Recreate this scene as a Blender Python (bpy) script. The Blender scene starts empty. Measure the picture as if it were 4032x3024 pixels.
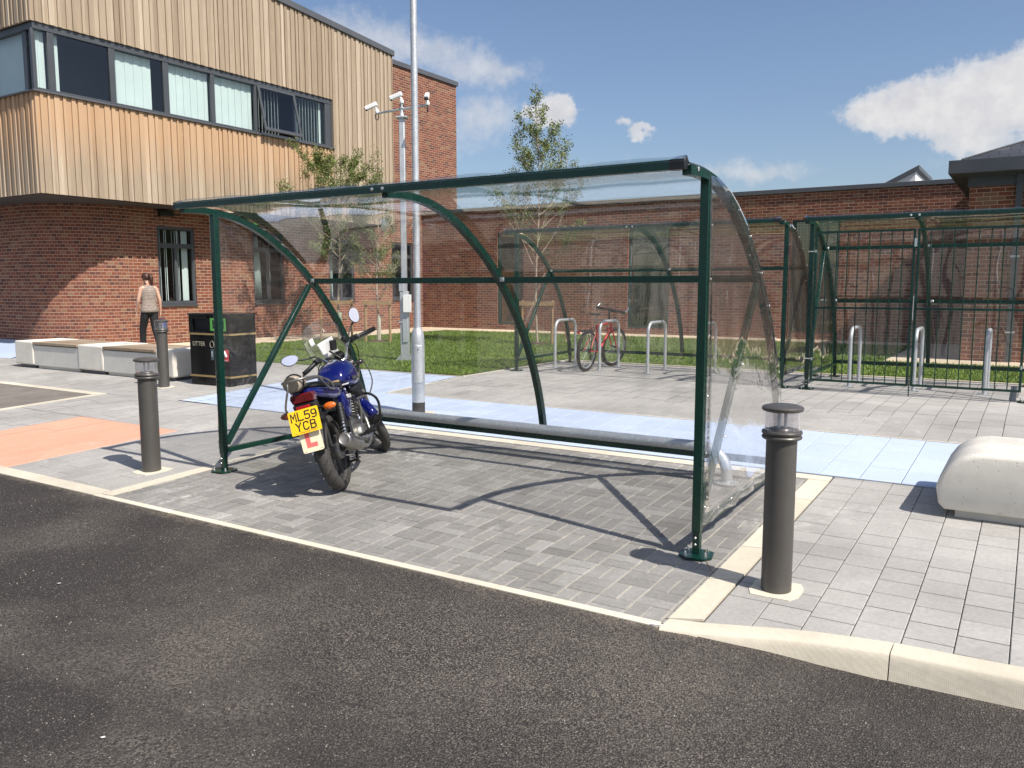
import bpy, bmesh, math, random
from math import sin, cos, pi, radians, sqrt, atan2
from mathutils import Vector, Matrix, Euler
random.seed(7)
S = bpy.context.scene
COL = S.collection

# ---------------------------------------------------------------- camera
cam_d = bpy.data.cameras.new('camera')
cam_d.sensor_width = 36.0
cam_d.lens = 29.06
cam_d.clip_end = 2000
cam = bpy.data.objects.new('camera', cam_d)
COL.objects.link(cam)
CAMZ = 1.758
cam.location = (0, 0, CAMZ)
cam.rotation_euler = (radians(90 - 6.691), 0, radians(32.36))
S.camera = cam

# ---------------------------------------------------------------- light
SUN_EL, SUN_AZ = radians(49.8), radians(-11.6)      # direction towards the sun, angle from +x
sd = bpy.data.lights.new('sun', 'SUN')
sd.energy = 5.0
sd.angle = radians(0.53)
sd.color = (1.0, 0.94, 0.86)
so = bpy.data.objects.new('sun', sd)
COL.objects.link(so)
sv = Vector((cos(SUN_EL) * cos(SUN_AZ), cos(SUN_EL) * sin(SUN_AZ), sin(SUN_EL)))
so.rotation_euler = sv.to_track_quat('Z', 'Y').to_euler()
so.location = sv * 60
S.view_settings.view_transform = 'Standard'
S.view_settings.look = 'None'
S.view_settings.exposure = 0.33
S.view_settings.gamma = 1.0
S.render.engine = 'CYCLES'
S.cycles.transparent_max_bounces = 24
S.cycles.max_bounces = 10

class NT:
    """tiny node-tree writer"""
    def __init__(s, tree):
        s.t = tree; s.n = tree.nodes; s.l = tree.links
    def new(s, typ, **kw):
        nd = s.n.new(typ)
        for k, v in kw.items():
            setattr(nd, k, v)
        return nd
    def put(s, nd, sock, v):
        i = nd.inputs[sock]
        if isinstance(v, bpy.types.NodeSocket): s.l.new(v, i)
        else: i.default_value = v
    def math(s, op, a, b=None, c=None, clamp=False):
        nd = s.new('ShaderNodeMath', operation=op, use_clamp=clamp)
        for i, v in enumerate((a, b, c)):
            if v is not None: s.put(nd, i, v)
        return nd.outputs[0]
    def vmath(s, op, a, b=None):
        nd = s.new('ShaderNodeVectorMath', operation=op)
        s.put(nd, 0, a)
        if b is not None: s.put(nd, 1, b)
        return nd.outputs[0]
    def mix(s, f, a, b, mode='MIX'):
        nd = s.new('ShaderNodeMix', data_type='RGBA', blend_type=mode)
        s.put(nd, 0, f)
        for k, v in ((6, a), (7, b)):
            if isinstance(v, (tuple, list)) and len(v) == 3: v = (*v, 1)
            s.put(nd, k, v)
        return nd.outputs[2]
    def ramp(s, f, stops, interp='LINEAR'):
        nd = s.new('ShaderNodeValToRGB')
        s.put(nd, 0, f)
        cr = nd.color_ramp; cr.interpolation = interp
        while len(cr.elements) < len(stops): cr.elements.new(0.5)
        for e, (p, c) in zip(cr.elements, stops):
            e.position = p
            e.color = (c, c, c, 1) if isinstance(c, (int, float)) else (*c, 1)
        return nd.outputs[0]
    def noise(s, vec, scale, detail=3, rough=.55, dist=0):
        nd = s.new('ShaderNodeTexNoise')
        if vec is not None: s.put(nd, 'Vector', vec)
        for k, v in (('Scale', scale), ('Detail', detail), ('Roughness', rough), ('Distortion', dist)): s.put(nd, k, v)
        return nd.outputs[0]
    def coord(s, kind='Object'):
        return s.new('ShaderNodeTexCoord').outputs[kind]
    def mapping(s, vec, scale=(1, 1, 1), loc=(0, 0, 0), rot=(0, 0, 0)):
        nd = s.new('ShaderNodeMapping')
        s.put(nd, 'Vector', vec); s.put(nd, 'Scale', scale); s.put(nd, 'Location', loc); s.put(nd, 'Rotation', rot)
        return nd.outputs[0]
    def bump(s, h, strength=.3, dist=.01, normal=None):
        nd = s.new('ShaderNodeBump')
        s.put(nd, 'Height', h); s.put(nd, 'Strength', strength); s.put(nd, 'Distance', dist)
        if normal is not None: s.put(nd, 'Normal', normal)
        return nd.outputs[0]

# ---------------------------------------------------------------- sky
W = bpy.data.worlds.new('World'); S.world = W; W.use_nodes = True
w = NT(W.node_tree); w.n.clear()
sky = w.new('ShaderNodeTexSky', sky_type='NISHITA')
sky.sun_disc = False
sky.sun_elevation = SUN_EL
sky.sun_rotation = pi / 2 - SUN_AZ
sky.air_density = 1.0; sky.dust_density = 1.6; sky.ozone_density = 1.6
gen = w.coord('Generated')
sep = w.new('ShaderNodeSeparateXYZ'); w.put(sep, 0, w.vmath('NORMALIZE', gen))
az = w.math('MULTIPLY', w.math('ARCTAN2', sep.outputs[0], sep.outputs[1]), 180 / pi)
el = w.math('MULTIPLY', w.math('ARCSINE', sep.outputs[2]), 180 / pi)
comb = w.new('ShaderNodeCombineXYZ'); w.put(comb, 0, az); w.put(comb, 1, el)
wob = w.noise(comb.outputs[0], .55, 6, .62)
wob2 = w.noise(w.vmath('ADD', comb.outputs[0], (37, 11, 0)), .55, 6, .62)
azw = w.math('ADD', az, w.math('MULTIPLY', w.math('SUBTRACT', wob, .5), 3.6))
elw = w.math('ADD', el, w.math('MULTIPLY', w.math('SUBTRACT', wob2, .5), 2.4))
def blob(a, e, wa, we, s, src=(azw, elw), p=2):
    dx = w.math('DIVIDE', w.math('SUBTRACT', src[0], a), wa)
    dy = w.math('DIVIDE', w.math('SUBTRACT', src[1], e), we)
    r2 = w.math('ADD', w.math('POWER', w.math('ABSOLUTE', dx), 2), w.math('POWER', w.math('ABSOLUTE', dy), p))
    return w.math('MULTIPLY', w.math('EXPONENT', w.math('MULTIPLY', r2, -1)), s)
def add(*v):
    r = v[0]
    for q in v[1:]: r = w.math('ADD', r, q)
    return r
# dense cumulus
dense = add(blob(-1.5, 11.0, 5.8, 1.9, 1.4), blob(-7.2, 10.5, 4.2, 1.15, 1.25), blob(-4.2, 8.2, 1.9, .9, .8),
            blob(-29.7, 11.5, 2.1, 1.15, 1.2), blob(-24.7, 11.1, 1.0, .5, .62), blob(-23.9, 10.1, 1.1, .5, .75),
            blob(7, 12, 7, 3, 1.4), blob(-75, 25, 14, 6, 1.3), blob(60, 30, 16, 8, 1.3), blob(150, 35, 25, 10, 1.3), blob(-140, 28, 25, 9, 1.3))
# soft veils
soft = add(blob(-43.5, 16.6, 5.0, 1.4, .6), blob(-38.5, 15.2, 5.5, 1.2, .72), blob(-33.6, 13.9, 4.2, .9, .7),
           blob(-34.2, 11.3, 3.4, 1.5, .8), blob(-16.5, 7.4, 3.8, 1.0, .75), blob(-26, 8, 7, 1.2, .35), blob(-36.5, 9.2, 3.6, 1.2, .4), blob(-2, 7.5, 9, 1.0, .5))
fine = w.noise(comb.outputs[0], 1.6, 6, .6)
dm = w.ramp(w.math('ADD', dense, w.math('MULTIPLY', w.math('SUBTRACT', fine, .5), .35)), ((.30, 0), (.66, .80), (1, .97)), 'EASE')
sm = w.ramp(w.math('ADD', soft, w.math('MULTIPLY', w.math('SUBTRACT', fine, .5), .5)), ((.28, 0), (.95, .62)), 'EASE')
mask = w.math('MAXIMUM', dm, sm)
skyc = w.mix(1.0, sky.outputs[0], (1.0, 1.02, 1.09), 'MULTIPLY')
shade = w.ramp(w.noise(comb.outputs[0], .5, 5, .6), ((.3, (5.4, 5.4, 5.7)), (.72, (7.2, 7.1, 7.0))))
cl = w.mix(mask, skyc, shade)
bg = w.new('ShaderNodeBackground')
w.put(bg, 0, cl); w.put(bg, 1, .096)
out = w.new('ShaderNodeOutputWorld'); w.l.new(bg.outputs[0], out.inputs[0])

# ---------------------------------------------------------------- materials
def mat(name, base=(.5, .5, .5), rough=.5, metal=0, spec=.5, fn=None, **kw):
    m = bpy.data.materials.new(name); m.use_nodes = True
    t = NT(m.node_tree); p = t.n['Principled BSDF']
    p.inputs['Base Color'].default_value = (*base, 1)
    p.inputs['Roughness'].default_value = rough
    p.inputs['Metallic'].default_value = metal
    p.inputs['Specular IOR Level'].default_value = spec
    for k, v in kw.items(): p.inputs[k.replace('_', ' ')].default_value = v
    if fn: fn(t, p)
    return m
def varied(amount=.12, scale=6, bump=0, bscale=60, base=None, rvar=.1, dark=None):
    """soft mottling of colour and gloss, so nothing is one flat tone"""
    def fn(t, p):
        b = tuple(p.inputs['Base Color'].default_value)[:3]
        co = t.coord()
        n = t.noise(co, scale, 5, .6)
        lo = tuple(x * (1 - amount) for x in b); hi = tuple(min(1, x * (1 + amount)) for x in b)
        c = t.ramp(n, ((.3, lo), (.7, hi)))
        if dark:
            d = t.ramp(t.noise(co, dark[0], 6, .7), ((dark[1], 0), (dark[1] + .12, 1)))
            c = t.mix(t.math('MULTIPLY', d, dark[2]), c, dark[3])
        t.put(p, 'Base Color', c)
        r = p.inputs['Roughness'].default_value
        t.put(p, 'Roughness', t.ramp(t.noise(co, scale * 2.3, 4, .6), ((.3, max(.02, r - rvar)), (.7, min(1, r + rvar)))))
        if bump: t.put(p, 'Normal', t.bump(t.noise(co, bscale, 4, .6), bump, .004))
    return fn

def brick_fn(lo, dark=.74):
    def fn(t, p):
        uv = t.coord('UV')
        b = t.new('ShaderNodeTexBrick'); b.offset = .5; b.squash = 1
        t.put(b, 'Vector', uv)
        for k, v in (('Color1', (0, 0, 0, 1)), ('Color2', (1, 1, 1, 1)), ('Mortar', (.5, .5, .5, 1)), ('Scale', 1), ('Mortar Size', .0055),
                     ('Mortar Smooth', .15), ('Bias', 0), ('Brick Width', .225), ('Row Height', .075)): t.put(b, k, v)
        d = dark
        c = t.ramp(b.outputs[0], ((0, (.13 * d, .052 * d, .038 * d)), (.10, (.185 * d, .062 * d, .038 * d)), (.35, (.245 * d, .074 * d, .040 * d)), (.68, (.30 * d, .096 * d, .048 * d)),
                                  (.86, (.32 * d, .13 * d, .070 * d)), (.96, (.31 * d, .17 * d, .095 * d))))
        n = t.noise(uv, 22, 5, .65)
        c = t.mix(.5, c, t.ramp(n, ((.25, (.55, .55, .55)), (.75, (1.2, 1.2, 1.2)))), 'MULTIPLY')
        big = t.noise(uv, .7, 3, .5)
        c = t.mix(.5, c, t.ramp(big, ((.3, (.8, .8, .8)), (.7, (1.12, 1.1, 1.08)))), 'MULTIPLY')
        mo = t.ramp(t.noise(uv, 9, 4, .6), ((.3, (.36, .27, .205)), (.7, (.47, .36, .28))))
        c = t.mix(b.outputs[1], c, mo)
        t.put(p, 'Base Color', c)
        hgt = t.math('ADD', t.math('MULTIPLY', t.math('SUBTRACT', 1, b.outputs[1]), 1.0), t.math('MULTIPLY', n, .35))
        t.put(p, 'Normal', t.bump(hgt, .7, .006))
    return fn
M = {}
M['brick'] = mat('red_brick', rough=.88, fn=brick_fn(0))

def attr_fn(lo, hi, mid=None, nscale=30, namp=.25, bump=.25, bscale=120, speck=None, bigamp=.18, dist=.004, scuff=0):
    """colour from the per-face 'tone' attribute (each slab or board is its own colour) with grain on top"""
    def fn(t, p):
        a = t.new('ShaderNodeAttribute', attribute_name='tone')
        co = t.coord()
        st = ((0, lo), (1, hi)) if mid is None else ((0, lo), (.5, mid), (1, hi))
        c = t.ramp(a.outputs['Fac'], st)
        n = t.noise(co, nscale, 6, .68)
        c = t.mix(1, c, t.ramp(n, ((.25, (1 - namp,) * 3), (.75, (1 + namp,) * 3))), 'MULTIPLY')
        g = t.noise(co, .9, 5, .6)
        c = t.mix(1, c, t.ramp(g, ((.3, (1 - bigamp,) * 3), (.7, (1 + bigamp,) * 3))), 'MULTIPLY')
        if speck:
            v = t.new('ShaderNodeTexVoronoi'); t.put(v, 'Vector', co); t.put(v, 'Scale', speck[0])
            f = t.ramp(v.outputs['Distance'], ((0, 1), (speck[1], 0)), 'CONSTANT' if False else 'LINEAR')
            c = t.mix(t.math('MULTIPLY', f, speck[2]), c, speck[3])
        if scuff:
            # dried lime and scuffs: rare pale smears with broken edges, and a few darker drips
            sc_ = t.math('MULTIPLY', t.ramp(t.noise(co, 1.1, 5, .65, .8), ((.57, 0), (.70, 1))), t.ramp(t.noise(co, 14, 4, .7), ((.45, 0), (.65, 1))))
            c = t.mix(t.math('MULTIPLY', sc_, scuff), c, (.62, .60, .57))
            dk = t.ramp(t.noise(t.mapping(co, loc=(9, 4, 0)), 2.6, 6, .7), ((.66, 0), (.72, 1)))
            c = t.mix(t.math('MULTIPLY', dk, scuff * .5), c, (.10, .09, .08))
        t.put(p, 'Base Color', c)
        t.put(p, 'Normal', t.bump(t.noise(co, bscale, 3, .7), bump, dist))
    return fn
M['flag'] = mat('grey_paving', rough=.85, fn=attr_fn((.30, .288, .270), (.395, .38, .355), nscale=45, namp=.16, speck=(260, .14, .45, (.75, .75, .74)), scuff=.55))
M['blueflag'] = mat('blue_paving', rough=.8, fn=attr_fn((.40, .475, .61), (.48, .555, .69), nscale=40, namp=.09, bump=.15, bigamp=.08, scuff=.25))
M['orangeflag'] = mat('orange_paving', rough=.8, fn=attr_fn((.72, .30, .20), (.80, .36, .25), nscale=40, namp=.09, bump=.15, bigamp=.07, scuff=.3))
M['block'] = mat('charcoal_block_paving', rough=.85, fn=attr_fn((.175, .168, .156), (.30, .29, .27), (.228, .219, .204), nscale=38, namp=.22, bump=.4, bscale=160, bigamp=.22, scuff=.6))
M['joint'] = mat('joint_sand', (.085, .076, .066), .95, fn=varied(.25, 20, .3, 200))
M['sandjoint'] = mat('pale_joint_sand', (.38, .35, .29), .95, fn=varied(.3, 9, .3, 200))
def cream_fn(t, p):
    attr_fn((.52, .47, .37), (.63, .58, .47), nscale=25, namp=.1, bump=.2, bscale=200)(t, p)
M['cream'] = mat('cream_kerb', rough=.8, fn=cream_fn)
M['slabpath'] = mat('buff_path', rough=.85, fn=attr_fn((.56, .46, .33), (.64, .54, .40), nscale=15, namp=.08, bump=.1))
def asphalt_fn(t, p):
    co = t.coord()
    v = t.new('ShaderNodeTexVoronoi'); t.put(v, 'Vector', co); t.put(v, 'Scale', 120); t.put(v, 'Randomness', 1)
    dist, colr = v.outputs['Distance'], v.outputs['Color']
    sepc = t.new('ShaderNodeSeparateColor'); t.put(sepc, 0, colr)
    st = t.ramp(sepc.outputs[0], ((0, (.032, .027, .024)), (.6, (.052, .044, .039)), (.9, (.088, .076, .067)), (.985, (.18, .16, .14))))
    gap = t.ramp(dist, ((.30, 0), (.62, 1)))
    c = t.mix(gap, st, (.018, .015, .013))
    # dusty areas where pale grit has filled the voids
    dust = t.math('MULTIPLY', t.ramp(t.noise(co, .75, 6, .62, .3), ((.47, 0), (.66, 1))), t.ramp(t.noise(co, 70, 3, .7), ((.42, 0), (.62, 1))))
    c = t.mix(t.math('MULTIPLY', dust, .5), c, (.235, .205, .168))
    c = t.mix(.25, c, t.ramp(t.noise(co, .5, 4, .6), ((.3, (.78, .78, .78)), (.7, (1.25, 1.22, 1.18)))), 'MULTIPLY')
    # sand and grit gathered along the kerb line
    sx = t.new('ShaderNodeSeparateXYZ'); t.put(sx, 0, co)
    edge = t.math('ADD', sx.outputs[1], t.math('MULTIPLY', t.math('SUBTRACT', t.noise(co, 3.2, 5, .65), .5), .35))
    ed = t.math('MULTIPLY', t.ramp(t.math('SUBTRACT', edge, 3.0), ((.50, 0), (.62, 1))), t.ramp(t.noise(co, 55, 3, .7), ((.40, 0), (.60, 1))))
    ed = t.math('MULTIPLY', ed, t.math('LESS_THAN', sx.outputs[0], -1.25))
    c = t.mix(t.math('MULTIPLY', ed, .75), c, (.27, .225, .165))
    # where the bay drains on to the road, grit lies thicker
    gx = t.math('DIVIDE', t.math('ADD', sx.outputs[0], 2.1), 1.5); gy = t.math('DIVIDE', t.math('SUBTRACT', sx.outputs[1], 2.95), .75)
    gr2 = t.math('ADD', t.math('POWER', gx, 2), t.math('POWER', gy, 2))
    gm = t.math('MULTIPLY', t.math('EXPONENT', t.math('MULTIPLY', gr2, -1)), t.ramp(t.noise(co, 105, 2, .6), ((.50, 0), (.62, 1))))
    c = t.mix(t.math('MULTIPLY', gm, .62), c, (.27, .235, .19))
    t.put(p, 'Base Color', c)
    t.put(p, 'Roughness', .8)
    h = t.math('ADD', t.math('MULTIPLY', dist, -1), t.math('MULTIPLY', t.noise(co, 40, 3, .6), .5))
    t.put(p, 'Normal', t.bump(h, 1.0, .006))
M['asphalt'] = mat('asphalt', rough=.8, fn=asphalt_fn)
M['oldtar'] = mat('weathered_tarmac', (.175, .155, .135), .9, fn=varied(.22, 2.5, .5, 150))
def timber_fn(t, p):
    a = t.new('ShaderNodeAttribute', attribute_name='tone')
    co = t.coord()
    gr = t.noise(t.mapping(co, (26, 26, 1.6)), 1, 6, .7, .4)
    c = t.ramp(a.outputs['Fac'], ((0, (.28, .215, .150)), (.5, (.365, .290, .212)), (1, (.475, .395, .300))))
    c = t.mix(1, c, t.ramp(gr, ((.25, (.78, .76, .73)), (.75, (1.16, 1.16, 1.15)))), 'MULTIPLY')
    # boards under the window strip are newer-looking and more orange (height z in the object's own space)
    sepz = t.new('ShaderNodeSeparateXYZ'); t.put(sepz, 0, co)
    low = t.ramp(t.math('ADD', sepz.outputs[2], t.math('MULTIPLY', t.noise(co, 1.2, 3), .8)), ((0, 0), (1, 1)))
    zz = t.math('SUBTRACT', t.math('ADD', sepz.outputs[2], t.math('MULTIPLY', t.noise(t.mapping(co, (3, 3, .6)), 1, 3), 1.0)), 4.6, clamp=True)
    under = t.math('MULTIPLY', t.math('MULTIPLY', zz, t.math('LESS_THAN', sepz.outputs[2], 5.56)), t.math('LESS_THAN', sepz.outputs[1], 17.1))
    c = t.mix(t.math('MULTIPLY', under, .55), c, (.53, .31, .155))
    kn = t.new('ShaderNodeTexVoronoi'); t.put(kn, 'Vector', t.mapping(co, (7, 7, 2.2))); t.put(kn, 'Scale', 1)
    k = t.ramp(kn.outputs['Distance'], ((.03, 1), (.09, 0)))
    c = t.mix(t.math('MULTIPLY', k, .35), c, (.68, .52, .36))
    t.put(p, 'Base Color', c)
    t.put(p, 'Normal', t.bump(gr, .25, .004))
M['timber'] = mat('larch_boards', rough=.8, fn=timber_fn)
M['coping'] = mat('dark_grey_coping', (.085, .090, .100), .45, fn=varied(.1, 1.5))
M['frame'] = mat('anthracite_frame', (.060, .066, .074), .42, fn=varied(.08, 3))
M['soffit'] = mat('dark_soffit', (.05, .04, .035), .8, fn=varied(.1, 3))
def blind_fn(t, p):
    w_ = t.new('ShaderNodeTexWave', wave_type='BANDS', bands_direction='X')
    t.put(w_, 'Vector', t.coord('UV')); t.put(w_, 'Scale', 1.7)
    t.put(p, 'Base Color', t.ramp(w_.outputs[0], ((0, (.50, .58, .55)), (.5, (.66, .74, .70)))))
M['blind'] = mat('pale_green_blind', (.62, .70, .67), .8, fn=varied(.05, 2))
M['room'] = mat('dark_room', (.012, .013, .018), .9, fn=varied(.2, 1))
def glass_mat(name, tint, refl, rough=.0, haze=0., hazecol=(.8, .8, .8), bump=None, ior=1.5):
    m = bpy.data.materials.new(name); m.use_nodes = True
    t = NT(m.node_tree); t.n.clear()
    tr = t.new('ShaderNodeBsdfTransparent'); t.put(tr, 0, (*tint, 1))
    gl = t.new('ShaderNodeBsdfGlossy'); t.put(gl, 'Color', (1, 1, 1, 1)); t.put(gl, 'Roughness', rough)
    ge = t.new('ShaderNodeNewGeometry'); nrm = ge.outputs['Normal']
    if bump:
        nrm = t.bump(bump[0](t), bump[1], bump[2]); t.put(gl, 'Normal', nrm)
    dt = t.new('ShaderNodeVectorMath', operation='DOT_PRODUCT'); t.put(dt, 0, ge.outputs['Incoming']); t.put(dt, 1, nrm)
    k = t.math('SUBTRACT', 1, t.math('ABSOLUTE', dt.outputs['Value'], clamp=True), clamp=True)
    fr = t.math('ADD', .04, t.math('MULTIPLY', t.math('POWER', k, 5), .9))
    s = t.new('ShaderNodeMixShader'); t.put(s, 0, t.math('MULTIPLY', fr, refl, clamp=True))
    src = tr.outputs[0]
    if haze:
        df = t.new('ShaderNodeBsdfDiffuse'); t.put(df, 0, (*hazecol, 1))
        hz = t.new('ShaderNodeMixShader')
        scr = t.noise(t.mapping(t.coord(), (1.2, 1.2, 6)), 2.2, 6, .7, 1.2)
        t.put(hz, 0, t.math('MULTIPLY', t.ramp(scr, ((.35, .35), (.75, 1.6))), haze))
        t.l.new(src, hz.inputs[1]); t.l.new(df.outputs[0], hz.inputs[2]); src = hz.outputs[0]
    t.l.new(src, s.inputs[1]); t.l.new(gl.outputs[0], s.inputs[2])
    o = t.new('ShaderNodeOutputMaterial'); t.l.new(s.outputs[0], o.inputs[0])
    return m
M['window'] = glass_mat('window_glass', (.86, .90, .90), 1.6)
M['poly'] = glass_mat('clear_sheet', (.972, .974, .970), 1.35, .02, .007, (.7, .7, .68),
                      (lambda t: t.noise(t.mapping(t.coord(), (1.3, 1.3, 1.0)), 1.5, 2, .4), .25, .01))
M['polyside'] = glass_mat('clear_end_sheet', (.95, .95, .95), 1.2, .02, .018, (.6, .58, .57),
                          (lambda t: t.noise(t.mapping(t.coord(), (2, 2, 1.2)), 2.2, 3, .6, 1.0), .5, .012))
M['lampglass'] = glass_mat('lamp_lens', (.90, .89, .92), 2.4, .02, .07, (.8, .8, .82))
M['screen'] = glass_mat('windscreen', (.90, .90, .88), 1.3, .02, .05, (.8, .8, .78))
M['green'] = mat('green_powder_coat', (.0035, .032, .022), .28, fn=varied(.12, 4, 0, 60))
M['greend'] = mat('dark_green_mesh', (.008, .045, .035), .4, fn=varied(.12, 4))
M['blackcap'] = mat('black_plastic', (.012, .012, .013), .45, fn=varied(.2, 10))
def galv_fn(t, p):
    co = t.coord()
    v = t.new('ShaderNodeTexVoronoi'); t.put(v, 'Vector', co); t.put(v, 'Scale', 80)
    sc = t.new('ShaderNodeSeparateColor'); t.put(sc, 0, v.outputs['Color'])
    c = t.ramp(t.math('ADD', t.math('MULTIPLY', sc.outputs[0], .4), t.math('MULTIPLY', t.noise(co, 5, 5, .7), .8)), ((.3, (.42, .44, .45)), (.8, (.56, .585, .60))))
    t.put(p, 'Base Color', c)
    t.put(p, 'Roughness', t.ramp(t.noise(co, 12, 4), ((.3, .42), (.7, .62))))
M['galv'] = mat('galvanised_steel', (.5, .52, .53), .5, .55, fn=galv_fn)
M['zinc'] = mat('zinc_bolt', (.75, .75, .72), .25, .9, fn=varied(.1, 60))
M['bollard'] = mat('bronze_grey_bollard', (.098, .092, .084), .42, .35, fn=varied(.08, 5))
M['white'] = mat('white_plastic', (.80, .80, .78), .4, fn=varied(.03, 8))
def pore_fn(f0):
    def fn(t, p):
        f0(t, p); co = t.coord()
        v = t.new('ShaderNodeTexVoronoi'); t.put(v, 'Vector', co); t.put(v, 'Scale', 42)
        sc = t.new('ShaderNodeSeparateColor'); t.put(sc, 0, v.outputs['Color'])
        pit = t.math('MULTIPLY', t.ramp(v.outputs['Distance'], ((.12, 1), (.24, 0))), t.math('GREATER_THAN', sc.outputs[0], .75))
        old = p.inputs['Base Color'].links[0].from_socket
        t.put(p, 'Base Color', t.mix(t.math('MULTIPLY', pit, .55), old, (.27, .25, .21)))
        t.put(p, 'Normal', t.bump(t.math('ADD', t.math('MULTIPLY', pit, -1), t.math('MULTIPLY', t.noise(co, 90, 4, .6), .3)), .5, .004))
    return fn
M['concrete'] = mat('pale_cast_concrete', (.66, .63, .56), .75, fn=pore_fn(varied(.10, 3, .25, 90, dark=(2.2, .54, .28, (.36, .32, .26)))))
M['concrete2'] = mat('grey_cast_concrete', (.58, .565, .52), .8, fn=varied(.09, 2.5, .25, 90, dark=(2.5, .55, .25, (.33, .31, .27))))
M['benchwood'] = mat('weathered_seat_wood', rough=.8, fn=attr_fn((.24, .18, .125), (.34, .265, .19), nscale=14, namp=.18))
M['binblack'] = mat('black_bin_panel', (.007, .007, .008), .24, spec=.3, fn=varied(.05, 4, rvar=.02))
M['gold'] = mat('gold_band', (.34, .25, .11), .45, .3, fn=varied(.08, 10))
M['bark'] = mat('birch_bark', (.42, .33, .25), .85, fn=varied(.35, 18, .4, 60))
M['twig'] = mat('dark_twig', (.16, .11, .075), .85, fn=varied(.3, 18))
def leaf_fn(t, p):
    a = t.new('ShaderNodeAttribute', attribute_name='tone')
    t.put(p, 'Base Color', t.ramp(a.outputs['Fac'], ((0, (.045, .070, .014)), (.5, (.125, .165, .034)), (1, (.26, .30, .08)))))
M['leaf'] = mat('birch_leaves', rough=.5, fn=leaf_fn, Transmission_Weight=0)
M['stake'] = mat('timber_stake', (.34, .22, .11), .85, fn=varied(.2, 12, .3, 60))
M['soil'] = mat('mulch', (.07, .045, .03), .95, fn=varied(.5, 40, .8, 60))
def grassbase_fn(t, p):
    co = t.coord()
    t.put(p, 'Base Color', t.ramp(t.noise(co, 3, 6, .7), ((.3, (.050, .085, .012)), (.7, (.095, .145, .022)))))
    t.put(p, 'Normal', t.bump(t.noise(co, 60, 4, .7), .8, .03))
M['turf'] = mat('turf', rough=.9, fn=grassbase_fn)
def blade_fn(t, p):
    a = t.new('ShaderNodeAttribute', attribute_name='tone')
    t.put(p, 'Base Color', t.ramp(a.outputs['Fac'], ((0, (.075, .125, .014)), (.55, (.125, .20, .022)), (1, (.23, .29, .05)))))
M['blade'] = mat('grass_blades', rough=.65, fn=blade_fn)

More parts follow.
